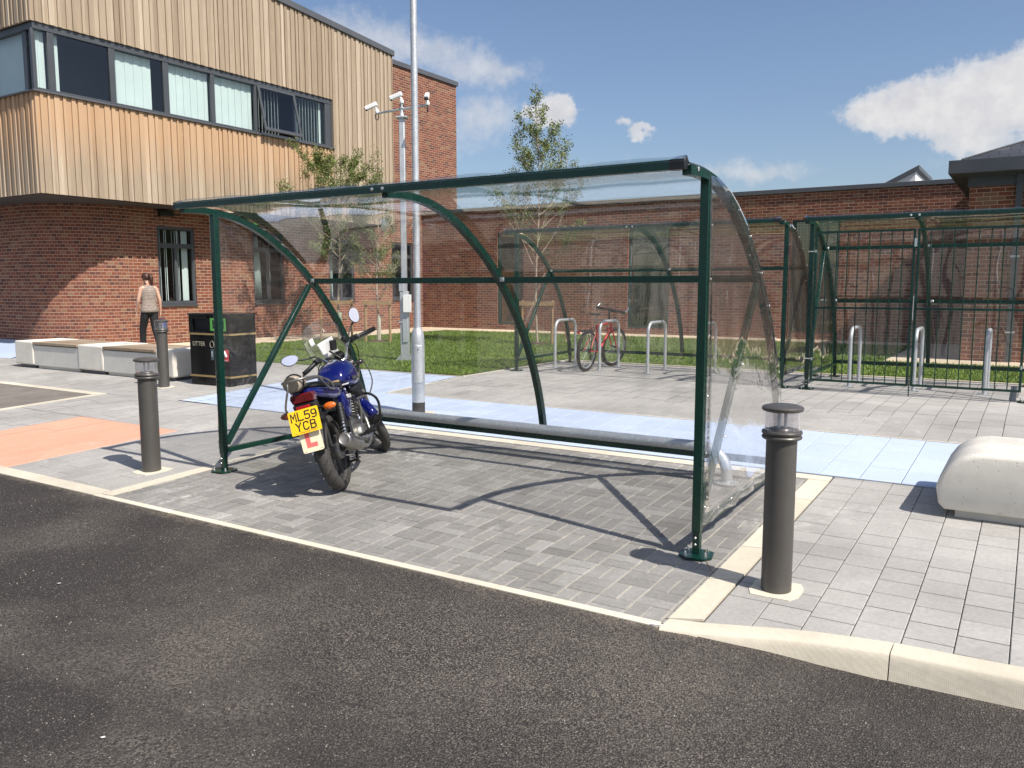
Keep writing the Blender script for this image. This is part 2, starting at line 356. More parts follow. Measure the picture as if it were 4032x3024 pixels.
# ---------------------------------------------------------------- mesh builder
class MB:
    def __init__(s, xf=None):
        s.v = []; s.f = []; s.tone = []; s.uv = {}; s.xf = xf
    def av(s, p):
        p = Vector(p)
        if s.xf: p = Vector(s.xf(p))
        s.v.append(tuple(p)); return len(s.v) - 1
    def face(s, idx, tone=None):
        s.f.append(tuple(idx)); s.tone.append(.5 if tone is None else tone)
    def poly(s, pts, tone=None, uv=None):
        ids = [s.av(p) for p in pts]; s.face(ids, tone)
        if uv: s.uv[len(s.f) - 1] = uv
    def box(s, c, d, rot=None, tone=None, taper=1.0):
        R = Euler(rot).to_matrix() if rot is not None and not isinstance(rot, Matrix) else (rot or Matrix.Identity(3))
        ids = []
        for z in (-1, 1):
            k = taper if z > 0 else 1
            for x, y in ((-1, -1), (1, -1), (1, 1), (-1, 1)):
                ids.append(s.av(Vector(c) + R @ Vector((x * d[0] / 2 * k, y * d[1] / 2 * k, z * d[2] / 2))))
        a = ids
        for q in ((3, 2, 1, 0), (4, 5, 6, 7), (0, 1, 5, 4), (1, 2, 6, 5), (2, 3, 7, 6), (3, 0, 4, 7)): s.face([a[i] for i in q], tone)
        return s
    def b2(s, lo, hi, tone=None):
        return s.box([(a + b) / 2 for a, b in zip(lo, hi)], [b - a for a, b in zip(lo, hi)], tone=tone)
    def rings(s, rings, close=True, caps=True, tone=None):
        """loft: rings of equal point count"""
        ids = [[s.av(p) for p in r] for r in rings]
        n = len(ids[0])
        for a, b in zip(ids, ids[1:]):
            for i in range(n if close else n - 1):
                j = (i + 1) % n
                s.face((a[i], a[j], b[j], b[i]), tone)
        if caps and close:
            s.face(ids[0][::-1], tone); s.face(ids[-1], tone)
        return s
    def tube(s, pts, r, n=8, caps=True, closed=False, tone=None, up=None, prof=None):
        """swept tube; r number or list; prof: list of (u,v) unit profile instead of a circle"""
        P = [Vector(p) for p in pts]
        rs = r if isinstance(r, (list, tuple)) else [r] * len(P)
        N = len(P); rr = []
        ref = Vector(up) if up else None
        prev = None
        for i in range(N):
            if closed: t = (P[(i + 1) % N] - P[i - 1])
            else: t = P[min(i + 1, N - 1)] - P[max(i - 1, 0)]
            t = t.normalized() if t.length > 1e-9 else Vector((0, 0, 1))
            if prev is None:
                a = ref or (Vector((0, 0, 1)) if abs(t.z) < .9 else Vector((1, 0, 0)))
            else: a = ref or prev
            u = (a - t * a.dot(t))
            if u.length < 1e-6: u = t.orthogonal()
            u.normalize(); v = t.cross(u); prev = u
            if prof: rr.append([P[i] + u * (a_ * rs[i]) + v * (b_ * rs[i]) for a_, b_ in prof])
            else: rr.append([P[i] + (u * cos(k * 2 * pi / n) + v * sin(k * 2 * pi / n)) * rs[i] for k in range(n)])
        if closed:
            rr.append(rr[0]); s.rings(rr, caps=False, tone=tone)
        else: s.rings(rr, caps=caps, tone=tone)
        return s
    def cyl(s, a, b, r0, r1=None, n=16, tone=None, caps=True):
        return s.tube([a, b], [r0, r0 if r1 is None else r1], n, tone=tone, caps=caps)
    def lathe(s, prof, c=(0, 0, 0), axis='z', n=24, tone=None, R=None):
        """prof: list of (radius, height)"""
        rr = []
        for r, h in prof:
            ring = []
            for k in range(n):
                a = 2 * pi * k / n
                p = Vector((r * cos(a), r * sin(a), h))
                if axis == 'y': p = Vector((p.x, p.z, -p.y))
                if axis == 'x': p = Vector((p.z, p.x, p.y))
                if R: p = R @ p
                ring.append(p + Vector(c))
            rr.append(ring)
        return s.rings(rr, tone=tone, caps=prof[0] != prof[-1])
    def prism(s, pts2, depth, plane='xz', at=0, tone=None, xf=None):
        """extrude a 2-D outline along the missing axis from at to at+depth"""
        def mk(p, d):
            if plane == 'xz': q = (p[0], d, p[1])
            elif plane == 'xy': q = (p[0], p[1], d)
            else: q = (d, p[0], p[1])
            return xf(Vector(q)) if xf else q
        return s.rings([[mk(p, at) for p in pts2], [mk(p, at + depth) for p in pts2]], tone=tone)
    def build(s, name, m, parent=None, smooth=None, bevel=0, solid=0, sub=0, loc=None, segs=2, fixn=True, lim=40):
        me = bpy.data.meshes.new(name)
        V = s.v
        if loc is not None: V = [(a - loc[0], b - loc[1], c - loc[2]) for a, b, c in V]
        me.from_pydata(V, [], s.f)
        if any(x != .5 for x in s.tone):
            at = me.attributes.new('tone', 'FLOAT', 'FACE'); at.data.foreach_set('value', s.tone)
        if s.uv:
            ul = me.uv_layers.new(name='UVMap')
            for pi_, uvs in s.uv.items():
                for li, q in zip(me.polygons[pi_].loop_indices, uvs): ul.data[li].uv = q
        if fixn and not s.uv:
            bm = bmesh.new(); bm.from_mesh(me); bmesh.ops.recalc_face_normals(bm, faces=bm.faces); bm.to_mesh(me); bm.free()
        me.materials.append(m)
        if smooth is not None:
            me.polygons.foreach_set('use_smooth', [True] * len(me.polygons))
            me.set_sharp_from_angle(angle=radians(smooth))
        o = bpy.data.objects.new(name, me); COL.objects.link(o)
        if parent: o.parent = parent
        if loc is not None: o.location = loc
        if sub:
            md = o.modifiers.new('sub', 'SUBSURF'); md.levels = sub; md.render_levels = sub
        if solid:
            md = o.modifiers.new('solid', 'SOLIDIFY'); md.thickness = solid; md.offset = 0
        if bevel:
            md = o.modifiers.new('bev', 'BEVEL'); md.width = bevel; md.segments = segs; md.limit_method = 'ANGLE'; md.angle_limit = radians(lim)
            md.harden_normals = False
            if smooth is None:
                me.polygons.foreach_set('use_smooth', [True] * len(me.polygons)); me.set_sharp_from_angle(angle=radians(32))
        return o

def tag(o, label=None, cat=None, group=None, kind=None):
    if label: o['label'] = label
    if cat: o['category'] = cat
    if group: o['group'] = group
    if kind: o['kind'] = kind
    return o
def thing(name, label, cat, loc=(0, 0, 0), rot=(0, 0, 0), group=None):
    o = bpy.data.objects.new(name, None); COL.objects.link(o)
    o.location = loc; o.rotation_euler = rot
    o.empty_display_size = .1
    return tag(o, label, cat, group)
def kids(o): return [c for c in bpy.data.objects if c.parent == o]
def dup(o, loc=None, rot=None, label=None, parent=None):
    c = o.copy(); COL.objects.link(c); c.parent = parent
    for ch in kids(o): dup(ch, parent=c)
    if loc is not None: c.location = loc
    if rot is not None: c.rotation_euler = rot
    if label: c['label'] = label
    return c
def text_mesh(txt, size, m, name, parent, loc, rot, extrude=.0008, xs=1.0, align='CENTER', bold=0, space=1.0):
    cu = bpy.data.curves.new(name, 'FONT'); cu.body = txt; cu.size = size; cu.extrude = extrude
    cu.align_x = align; cu.align_y = 'CENTER'; cu.offset = bold; cu.space_character = space
    tmp = bpy.data.objects.new('tmp', cu); COL.objects.link(tmp)
    bpy.context.view_layer.update()
    me = bpy.data.meshes.new_from_object(tmp.evaluated_get(bpy.context.evaluated_depsgraph_get()))
    bpy.data.objects.remove(tmp)
    me.name = name; me.materials.clear(); me.materials.append(m)
    me.transform(Matrix.Diagonal((xs, 1, 1, 1)))
    o = bpy.data.objects.new(name, me); COL.objects.link(o)
    if parent: o.parent = parent
    o.location = loc
    if isinstance(rot, Matrix): o.rotation_euler = rot.to_euler()
    else: o.rotation_euler = rot
    return o
def gz(y): return .04 * min(y, 10.0)            # the ground rises gently to y = 10, then lies level at 0.40
GL = .40
def mirrorwin():
    m = bpy.data.materials.new('mirror_film_glass'); m.use_nodes = True
    t = NT(m.node_tree); p = t.n['Principled BSDF']
    t.put(p, 'Base Color', (.27, .25, .19, 1)); p.inputs['Metallic'].default_value = .9; p.inputs['Roughness'].default_value = .04
    return m
M['mirrorwin'] = mirrorwin()
def slate_fn(t, p):
    b = t.new('ShaderNodeTexBrick'); t.put(b, 'Vector', t.coord('UV'))
    for k, v in (('Color1', (.035, .038, .045, 1)), ('Color2', (.075, .08, .09, 1)), ('Mortar', (.01, .01, .012, 1)), ('Scale', 1), ('Mortar Size', .008), ('Brick Width', .3), ('Row Height', .22)): t.put(b, k, v)
    t.put(p, 'Base Color', b.outputs[0]); t.put(p, 'Normal', t.bump(t.math('SUBTRACT', 1, b.outputs[1]), .5, .01))
M['slate'] = mat('slate', rough=.55, fn=slate_fn)
# ================================================================ GROUND
def sheet(name, x0, x1, ys, m, dz=0, xs=None, tone=None, edge=0):
    b = MB()
    xs = xs or [x0, x1]
    for ya, yb in zip(ys, ys[1:]):
        for xa, xb in zip(xs, xs[1:]):
            b.poly([(xa, ya, gz(ya) + dz), (xb, ya, gz(ya) + dz), (xb, yb, gz(yb) + dz), (xa, yb, gz(yb) + dz)], tone)
    return b.build(name, m)
g = sheet('ground', -400, 400, [-3.0, 10, 600], M['joint'], -.17); tag(g, kind='structure')

# road: flush with the paving on the left, a little lower to the right of the bay where the kerb stands up
def drop(x): 
    t = min(1, max(0, (x + 1.45) / 1.0)); return .108 * (t * t * (3 - 2 * t))
b = MB()
xs = [-60, -20, -10, -6] + [-4 + .25 * i for i in range(17)] + [1, 2, 6, 20, 60]
ys = [-60, -6, -2, 0, 1, 2, 3, 3.3, 3.59, 3.8, 3.95]
for xa, xb in zip(xs, xs[1:]):
    for ya, yb in zip(ys, ys[1:]):
        if yb > 3.6 and xa < -1.3: continue
        b.poly([(xa, ya, .04 * ya - drop(xa) - .002), (xb, ya, .04 * ya - drop(xb) - .002), (xb, yb, .04 * yb - drop(xb) - .002), (xa, yb, .04 * yb - drop(xa) - .002)])
tag(b.build('road', M['asphalt']), kind='structure')
b = MB(); b.poly([(-45, 8.5, .34), (-17.2, 8.5, .345), (-17.8, 9.95, .57), (-45, 9.95, .57)]); tag(b.build('blue_pavement', M['blueflag'], fixn=False), kind='structure')
# loose stones proud of the surface near the camera
b = MB(); rs = random.Random(3)
for i in range(3600):
    x = rs.uniform(-6.5, 1.6); y = rs.uniform(1.2, 3.57)
    if y > 3.4 and rs.random() < .4: x = rs.uniform(-6.5, -1.2)
    s = rs.uniform(.0018, .0042) * (1.5 if rs.random() < .03 else 1)
    z = .04 * y - drop(x)
    a = rs.random() * 6
    t = rs.random()
    p = [(x + s * cos(a + k * 2.1), y + s * sin(a + k * 2.1), z - .001) for k in range(3)] + [(x, y, z + s * .9)]
    q = [b.av(v) for v in p]
    for f in ((0, 1, 3), (1, 2, 3), (2, 0, 3)): b.face([q[k] for k in f], t)
tag(b.build('loose_grit', mat('grit', rough=.8, fn=attr_fn((.09, .075, .065), (.42, .38, .32), (.14, .12, .11), nscale=30))), 'loose pale and dark grit scattered over the asphalt road', 'grit', kind='stuff')

def tiles(name, m, x0, x1, y0, y1, cw, lens, seed, dz=0, gap=.004, gv=None, along='y', skip=None, jm='joint', th=.022, clip=None):
    """paving laid in columns; every slab its own face colour, recessed joints between"""
    r = random.Random(seed); b = MB()
    u0, u1, v0, v1 = (x0, x1, y0, y1) if along == 'y' else (y0, y1, x0, x1)
    u = u0
    while u < u1 - .01:
        w_ = min(cw if isinstance(cw, float) else r.choice(cw), u1 - u)
        v = v0 - r.uniform(0, max(lens))
        while v < v1 - 1e-6:
            L = r.choice(lens); va, vb = max(v, v0), min(v + L, v1)
            if vb - va > .012:
                a_, b_ = (u + gap / 2, u + w_ - gap / 2); c_, d_ = va + (gv or gap) / 2, vb - (gv or gap) / 2
                if along == 'y': X0, X1, Y0, Y1 = a_, b_, c_, d_
                else: X0, X1, Y0, Y1 = c_, d_, a_, b_
                cx, cy = (X0 + X1) / 2, (Y0 + Y1) / 2
                if not (skip and skip(cx, cy)):
                    j = r.uniform(-.0008, .0008) + dz
                    if clip: Y0 = max(Y0, clip(cx))
                    t = min(1, max(0, r.gauss(.5, .14)))
                    if Y1 > Y0:
                        if cx > -9 and cy < 9.5:      # near slabs get bevelled edges
                            e = .003
                            o_ = [(X0, Y0), (X1, Y0), (X1, Y1), (X0, Y1)]; i_ = [(X0 + e, Y0 + e), (X1 - e, Y0 + e), (X1 - e, Y1 - e), (X0 + e, Y1 - e)]
                            oi = [b.av((p, q, gz(q) + j - e * .8)) for p, q in o_]; ii = [b.av((p, q, gz(q) + j)) for p, q in i_]
                            lo = [b.av((p, q, gz(q) - .012 + dz)) for p, q in o_]
                            b.face(ii, t)
                            for k in range(4):
                                n_ = (k + 1) % 4
                                b.face((oi[k], oi[n_], ii[n_], ii[k]), t); b.face((lo[k], lo[n_], oi[n_], oi[k]), t)
                        else:
                            b.poly([(X0, Y0, gz(Y0) + j), (X1, Y0, gz(Y0) + j), (X1, Y1, gz(Y1) + j), (X0, Y1, gz(Y1) + j)], t)
            v += L
        u += w_
    o = b.build(name, m, fixn=False); tag(o, kind='structure')
    return o
def jbase(x0, x1, y0, y1, m, dz=-.009, skip=None):
    b = MB(); ys_ = [y0] + ([10.0] if y0 < 10 < y1 else []) + [y1]
    for a_, c_ in zip(ys_, ys_[1:]):
        b.poly([(x0, a_, gz(a_) + dz), (x1, a_, gz(a_) + dz), (x1, c_, gz(c_) + dz), (x0, c_, gz(c_) + dz)])
    return b.build('paving_bed', m)
# kerb line right of the bay (front edge), curving back a little
def kf(x):
    pts = ((-1.42, 3.56), (-1.2, 3.62), (-1.0, 3.70), (-.75, 3.775), (-.45, 3.825), (.05, 3.85), (1.5, 3.9), (14, 4.0))
    for (a_, p), (c_, q) in zip(pts, pts[1:]):
        if a_ <= x <= c_: return p + (q - p) * (x - a_) / (c_ - a_)
    return pts[0][1] if x < pts[0][0] else pts[-1][1]
for args in ((-60, -9.5, 3.6, 9.98, M['joint']), (-9.5, 15, 6.6, 9.98, M['joint']), (-9.5, -6.0, 3.6, 6.6, M['joint']), (-1.45, -1.28, 3.66, 6.6, M['joint']), (-1.28, -1.0, 3.73, 6.6, M['joint']), (-1.0, -.75, 3.82, 6.6, M['joint']), (-.75, 15, 3.90, 6.6, M['joint']), (-60, 15, 10.0, 13.5, M['joint'])):
    tag(jbase(*args[:4], args[4]), kind='structure')
tag(jbase(-6.0, -1.45, 3.6, 6.6, M['sandjoint'], -.0045), kind='structure')
L3 = [.2, .4, .4, .3]
def sk_left(x, y):
    if y < 6.72 and x < -11.0: return True
    if -9.58 < x < -7.74 and y < 5.5: return True
    if y > 6.76 and x > -9.5: return True
    if x < -16.3 and y > 8.6: return True
    return False
for i_, (xa_, xb_, ya_, yb_) in enumerate(((-10.98, -9.585, 3.735, 5.5), (-7.745, -6.125, 3.735, 5.505), (-10.98, -6.125, 5.505, 6.70), (-9.5, -6.125, 6.70, 6.755), (-30, -9.505, 6.705, 8.595), (-16.295, -9.505, 8.595, 10.165))):
    tiles('pavement', M['flag'], xa_, xb_, ya_, yb_, .2, L3, 31 + i_)
tiles('pavement', M['flag'], -1.27, 9.2, 3.7, 6.76, .21, [.2, .2, .2, .2, .2, .4], 2, gap=.0045, gv=.0085, clip=lambda x: kf(x - .09) + .127)
tiles('pavement', M['flag'], -7.35, 12, 8.49, 13.42, .21, [.2, .2, .4], 4, gap=.005)
tiles('blue_pavement', M['blueflag'], -9.5, 12, 6.76, 8.45, .3, [.2, .4, .4, .3], 5, gap=.006, skip=None, clip=lambda x: 6.8)
tiles('blue_pavement', M['blueflag'], -9.5, -7.39, 8.45, 10.16, .3, [.2, .4, .4, .3], 6, gap=.006)
tiles('blue_pavement', M['blueflag'], -34, -16.3, 8.6, 10.9, .3, [.2, .4, .4, .3], 7, gap=.006)
tiles('orange_pavement', M['orangeflag'], -9.58, -7.75, 3.73, 5.5, .3, [.6, .9], 8, gap=.002)
# weathered tarmac patch with a cream border at the left
b = MB(); b.poly([(-40, 3.73, gz(3.73) - .001), (-11.12, 3.73, gz(3.73) - .001), (-11.12, 6.55, gz(6.55) - .001), (-40, 6.55, gz(6.55) - .001)])
tag(b.build('tarmac_patch', M['oldtar']), kind='structure')

def strip(name, pts_in, pts_out, m, top=0.0, th=.03, seg=.9, seed=1, zf=None, roundf=0):
    """kerb of separate stones between two polylines"""
    r = random.Random(seed); b = MB(); zf = zf or gz
    P = [Vector((*p, 0)) for p in pts_in]; Q = [Vector((*p, 0)) for p in pts_out]
    def at(L, t):
        tot = sum((b_ - a_).length for a_, b_ in zip(L, L[1:])); d = t * tot
        for a_, b_ in zip(L, L[1:]):
            l = (b_ - a_).length
            if d <= l + 1e-9: return a_ + (b_ - a_) * (d / l)
            d -= l
        return L[-1]
    tot = sum((b_ - a_).length for a_, b_ in zip(P, P[1:])); n = max(1, round(tot / seg))
    for i in range(n):
        e = .0035 / tot
        t = min(1, max(0, r.gauss(.5, .2)))
        sub = 3 if len(P) > 2 else 1
        for k in range(sub):
            ta, tb = (i + k / sub) / n + (e if k == 0 else 0), (i + (k + 1) / sub) / n - (e if k == sub - 1 else 0)
            a_, c_, d_, f_ = at(P, ta), at(P, tb), at(Q, tb), at(Q, ta)
            for v in (a_, c_, d_, f_): v.z = zf(v.y) + top
            lo = [b.av((v.x, v.y, v.z - th)) for v in (a_, c_, d_, f_)]
            hi = [b.av(v) for v in (a_, c_, d_, f_)]
            b.face(hi, t)
            for q in range(4): b.face((lo[q], lo[(q + 1) % 4], hi[(q + 1) % 4], hi[q]), t)
    o = b.build(name, m); tag(o, kind='structure'); return o
strip('kerb', [(-60, 3.58), (-6.13, 3.58)], [(-60, 3.725), (-6.13, 3.725)], M['cream'], .004, .05, .915, 1)
strip('kerb', [(-6.125, 3.575), (-1.44, 3.575)], [(-6.125, 3.63), (-1.44, 3.63)], M['cream'], .003, .05, .915, 2)
strip('edging', [(-6.12, 3.635), (-6.12, 6.60)], [(-5.99, 3.635), (-5.99, 6.60)], M['cream'], .003, .05, .915, 3)
strip('edging', [(-6.12, 6.605), (-1.28, 6.605)], [(-6.12, 6.74), (-1.28, 6.74)], M['cream'], .003, .05, .915, 4)
strip('edging', [(-1.43, 3.69), (-1.43, 6.60)], [(-1.28, 3.755), (-1.28, 6.60)], M['cream'], .003, .05, .55, 5)
strip('edging', [(-7.35, 8.455), (12, 8.455)], [(-7.35, 8.485), (12, 8.485)], M['cream'], .002, .03, .9, 6)
strip('edging', [(-7.385, 8.455), (-7.385, 10.16)], [(-7.355, 8.455), (-7.355, 10.16)], M['cream'], .002, .03, .9, 7)
strip('edging', [(-16.0, 10.17), (-7.3, 10.17)], [(-16.0, 10.22), (-7.3, 10.22)], M['cream'], .006, .03, .9, 8)
strip('edging', [(-7.40, 10.225), (-7.40, 13.5)], [(-7.355, 10.225), (-7.355, 13.5)], M['cream'], .006, .03, .9, 9)
strip('edging', [(-7.35, 13.43), (12, 13.43)], [(-7.35, 13.49), (12, 13.49)], M['cream'], .02, .04, .9, 10)
strip('edging', [(-40, 6.56), (-11.0, 6.56)], [(-40, 6.70), (-11.0, 6.70)], M['cream'], .003, .03, .9, 11)
strip('edging', [(-11.11, 3.73), (-11.11, 6.555)], [(-10.99, 3.73), (-10.99, 6.555)], M['cream'], .003, .03, .9, 12)
def kerbface_fn(t, p):
    cream_fn(t, p)
    co = t.coord()
    v = t.new('ShaderNodeTexVoronoi'); t.put(v, 'Vector', co); t.put(v, 'Scale', 130); t.put(v, 'Randomness', .1)
    t.put(p, 'Normal', t.bump(v.outputs['Distance'], .25, .003))
M['kerbface'] = mat('textured_kerb', rough=.8, fn=kerbface_fn)
# upstanding kerb to the right: rounded nose, splayed front face
def kerb_right():
    b = MB(); r = random.Random(5)
    joints = [-1.43, -.455, .46, 1.37, 2.29, 3.2, 4.1, 5.0, 6.0, 7, 8, 9, 10]
    prof = ((.125, -.03), (.125, .004), (.012, .004), (.002, -.001), (-.004, -.009), (-.010, -.030), (-.013, -.042), (-.040, -.17))
    for x0, x1 in zip(joints, joints[1:]):
        t = min(1, max(0, r.gauss(.55, .2))); n = 6; rr = []
        for i in range(n + 1):
            x = x0 + .0025 + (x1 - x0 - .005) * i / n
            f = kf(x)
            rr.append([(x, f + o, gz(f + .06) + z) for o, z in prof])
        b.rings(rr, tone=t)
    tag(b.build('kerb', M['kerbface'], smooth=35), kind='structure')
kerb_right()
# concrete collars round the bollards
def collar(cx, cy, s, seed):
    r = random.Random(seed); b = MB(); n = 14; pts = []
    for k in range(n):
        a = 2 * pi * k / n; q = s / max(abs(cos(a)), abs(sin(a))) ; q = min(q, s * 1.32) * (1 + r.uniform(-.05, .05))
        pts.append((cx + q * cos(a), cy + q * sin(a)))
    b.rings([[(x, y, gz(y) - .01) for x, y in pts], [(x, y, gz(y) + .005) for x, y in pts]], tone=.8)
    return b.build('concrete_collar', M['cream'])
for i, q in enumerate(((-1.075, 4.30, .125), (-6.42, 4.28, .13), (-10.77, 7.45, .12), (-6.005, 7.45, .16))):
    tag(collar(*q, i), kind='structure')

# charcoal block paving of the shelter bay, in basket weave: each block its own face
def basket_weave():
    b = MB(); r = random.Random(11); u = .1; g_ = .0075
    x0, x1, y0, y1 = -5.985, -1.435, 3.635, 6.60
    def blk(cx0, cy0, cx1, cy1):
        X0, X1, Y0, Y1 = max(cx0 + g_ / 2, x0), min(cx1 - g_ / 2, x1), max(cy0 + g_ / 2, y0), min(cy1 - g_ / 2, y1)
        if X1 - X0 < .008 or Y1 - Y0 < .008: return
        t = min(1, max(0, r.gauss(.48, .2))); j = r.uniform(-.0012, .0012); e = .004
        tx, ty = r.uniform(-.006, .006), r.uniform(-.006, .006)
        cx, cy = (X0 + X1) / 2, (Y0 + Y1) / 2
        h = lambda p, q: gz(q) + j + tx * (p - cx) + ty * (q - cy)
        o_ = [(X0, Y0), (X1, Y0), (X1, Y1), (X0, Y1)]; i_ = [(X0 + e, Y0 + e), (X1 - e, Y0 + e), (X1 - e, Y1 - e), (X0 + e, Y1 - e)]
        oi = [b.av((p, q, h(p, q) - e * .7)) for p, q in o_]; ii = [b.av((p, q, h(p, q))) for p, q in i_]; lo = [b.av((p, q, gz(q) - .013)) for p, q in o_]
        b.face(ii, t)
        for k in range(4):
            n_ = (k + 1) % 4; b.face((oi[k], oi[n_], ii[n_], ii[k]), t); b.face((lo[k], lo[n_], oi[n_], oi[k]), t)
    # basket weave: pairs of blocks turned by a quarter from cell to cell
    for i in range(24):
        for j in range(17):
            X, Y = x0 - .07 + i * .2, y0 - .05 + j * .2
            if (i + j) % 2: blk(X, Y, X + .2, Y + .1); blk(X, Y + .1, X + .2, Y + .2)
            else: blk(X, Y, X + .1, Y + .2); blk(X + .1, Y, X + .2, Y + .2)
    o = b.build('block_paving', M['block'], fixn=False); tag(o, kind='structure')
basket_weave()
# a cigarette end by the kerb corner
b = MB(); b.cyl((0, 0, .004), (.052, .014, .004), .004, n=8)
o = b.build('cigarette_end', M['white']); o.location = (-1.475, 3.575, gz(3.58) + .004)
tag(o, 'white cigarette end lying by the kerb corner of the block paving', 'cigarette end')
# little white litter specks on the tarmac
for i, (x, y, s) in enumerate(((-4.56, 2.43, .012), (-2.88, 1.66, .011), (-1.98, 1.32, .009))):
    b = MB(); b.poly([(-s, -s * .5, .002), (s * .6, -s * .7, .004), (s, s * .4, .003), (-s * .3, s * .8, .002)])
    o = b.build('paper_scrap', M['white']); o.location = (x, y, .04 * y - drop(x) + .002)
    tag(o, ('white scrap on the asphalt farthest from the camera, left of the others', 'white scrap on the asphalt in the middle of the road', 'white scrap on the asphalt nearest the bottom edge')[i], 'litter', 'white scraps on the asphalt')

# path, lawn
def flat(name, pts, z, m, tone=None):
    b = MB(); b.poly([(x, y, z) for x, y in pts], tone); return tag(b.build(name, m, fixn=False), kind='structure')
tiles('path', M['slabpath'], -17.6, -15.75, 10.0, 21.2, 1.85, [2.4], 21, gap=.004, dz=.008)
tiles('path', M['slabpath'], -17.6, -1.2, 20.95, 22.2, 1.25, [2.4], 22, gap=.004, along='x', dz=.008)
tiles('path', M['slabpath'], -2.35, -1.2, 16.42, 20.95, 1.2, [2.4], 23, gap=.004, dz=.008)
tiles('path', M['slabpath'], -1.2, 12, 16.42, 17.4, 1.0, [2.4], 24, gap=.004, along='x', dz=.008)
flat('path', [(-60, 10.9), (-17.6, 10.9), (-17.6, 11.2), (-60, 11.2)], .405, M['slabpath'])
LAWN = [(-15.75, 10.0), (-16.0, 10.21), (-7.4, 10.21), (-7.4, 13.49), (12, 13.49), (12, 16.42), (-2.35, 16.42), (-2.35, 20.95), (-14.2, 20.95), (-15.1, 20.6), (-15.6, 19.8), (-15.75, 18.8)]
b = MB()
for q in ([(-15.75, 10.21), (-7.4, 10.21), (-7.4, 13.49), (-15.75, 13.49)], [(-15.75, 13.49), (12, 13.49), (12, 16.42), (-15.75, 16.42)], [(-15.75, 16.42), (-2.35, 16.42), (-2.35, 20.95), (-15.75, 20.95)]):
    b.poly([(x, y, .412) for x, y in q])
tag(b.build('lawn', M['turf'], fixn=False), kind='structure')
def grass():
    r = random.Random(9); V = []; F = []; T = []
    def inl(x, y):
        if not (-15.72 < x < 9): return False
        if y < 10.23 or y > 20.93: return False
        if x > -7.42 and y < 13.52: return False
        if x > -2.38 and y > 16.4: return False
        if x < -14.3 and y > 19.6 and (x + 14.3) ** 2 + (y - 19.6) ** 2 > 1.35 ** 2: return False
        for a_, c_ in ((-15.0, 15.4), (-13.8, 15.6), (-9.99, 16.9)):
            if (x - a_) ** 2 + (y - c_) ** 2 < .28 ** 2: return False
        return True
    n = 0
    while n < 120000:
        x = r.uniform(-15.8, 3.5); y = 10.2 + 10.8 * (r.random() ** 1.35)
        if r.random() < .13: # thicker tufts along the edges
            y = r.choice((10.24, 13.53)) + r.random() ** 2 * .12
        if not inl(x, y): continue
        n += 1
        h = r.uniform(.018, .045); a = r.random() * 2 * pi; w_ = r.uniform(.004, .008) * (1 + (y - 10) * .05); lx, ly = r.gauss(0, .02), r.gauss(0, .02)
        k = len(V)
        V += [(x - w_ * cos(a), y - w_ * sin(a), .41), (x + w_ * cos(a), y + w_ * sin(a), .41), (x + lx, y + ly, .41 + h)]
        F.append((k, k + 1, k + 2)); T.append(min(1, max(0, r.gauss(.5, .22))))
    b = MB(); b.v = V; b.f = F; b.tone = T
    tag(b.build('grass', M['blade'], fixn=False), 'short bright green grass growing on the lawn behind the paving', 'grass', kind='stuff')
grass()
# ================================================================ BUILDINGS
def wall_uv(b, p0, p1, z0, z1, u0=0.0, holes=(), ub=1.0, top=None):
    """vertical wall from p0 to p1 (xy), brick coordinates in metres, with rectangular holes (u0,u1,z0,z1)"""
    p0, p1 = Vector(p0), Vector(p1); L = (p1 - p0).length; d = (p1 - p0) / L
    us = sorted({0, L, *[h[0] for h in holes], *[h[1] for h in holes]}); zs = sorted({z0, z1, *[h[2] for h in holes], *[h[3] for h in holes]})
    for ua, uc in zip(us, us[1:]):
        for za, zc in zip(zs, zs[1:]):
            if any(h[0] - 1e-6 <= ua and uc <= h[1] + 1e-6 and h[2] - 1e-6 <= za and zc <= h[3] + 1e-6 for h in holes): continue
            q = [(ua, za), (uc, za), (uc, zc), (ua, zc)]
            b.poly([(*(p0 + d * u), z) for u, z in q], uv=[((u0 + u) * ub, z) for u, z in q])
    return u0 + L
def reveal(b, p0, p1, h, depth, n):
    """brick reveals of an opening; n: inward normal (xy)"""
    p0, p1 = Vector(p0), Vector(p1); d = (p1 - p0).normalized(); n = Vector(n)
    A, B_ = p0 + d * h[0], p0 + d * h[1]
    for P in (A, B_):
        q = [(P, h[2]), (P + n * depth, h[2]), (P + n * depth, h[3]), (P, h[3])]
        b.poly([(v.x, v.y, z) for v, z in q], uv=[(0, h[2]), (depth, h[2]), (depth, h[3]), (0, h[3])])
    for z in (h[2], h[3]):
        b.poly([(A.x, A.y, z), (B_.x, B_.y, z), ((B_ + n * depth).x, (B_ + n * depth).y, z), ((A + n * depth).x, (A + n * depth).y, z)], uv=[(h[0], z), (h[1], z), (h[1], z + depth), (h[0], z + depth)])

WX = -17.65
school = thing('school_building', 'two storey school block with pale vertical timber upper floor overhanging a red brick ground floor', 'building')
LOWW = [(12.21, 13.25, 1.33, 3.19), (15.03, 16.09, 1.33, 3.19), (17.83, 18.88, 1.36, 3.19), (20.64, 21.7, 1.36, 3.19)]
b = MB()
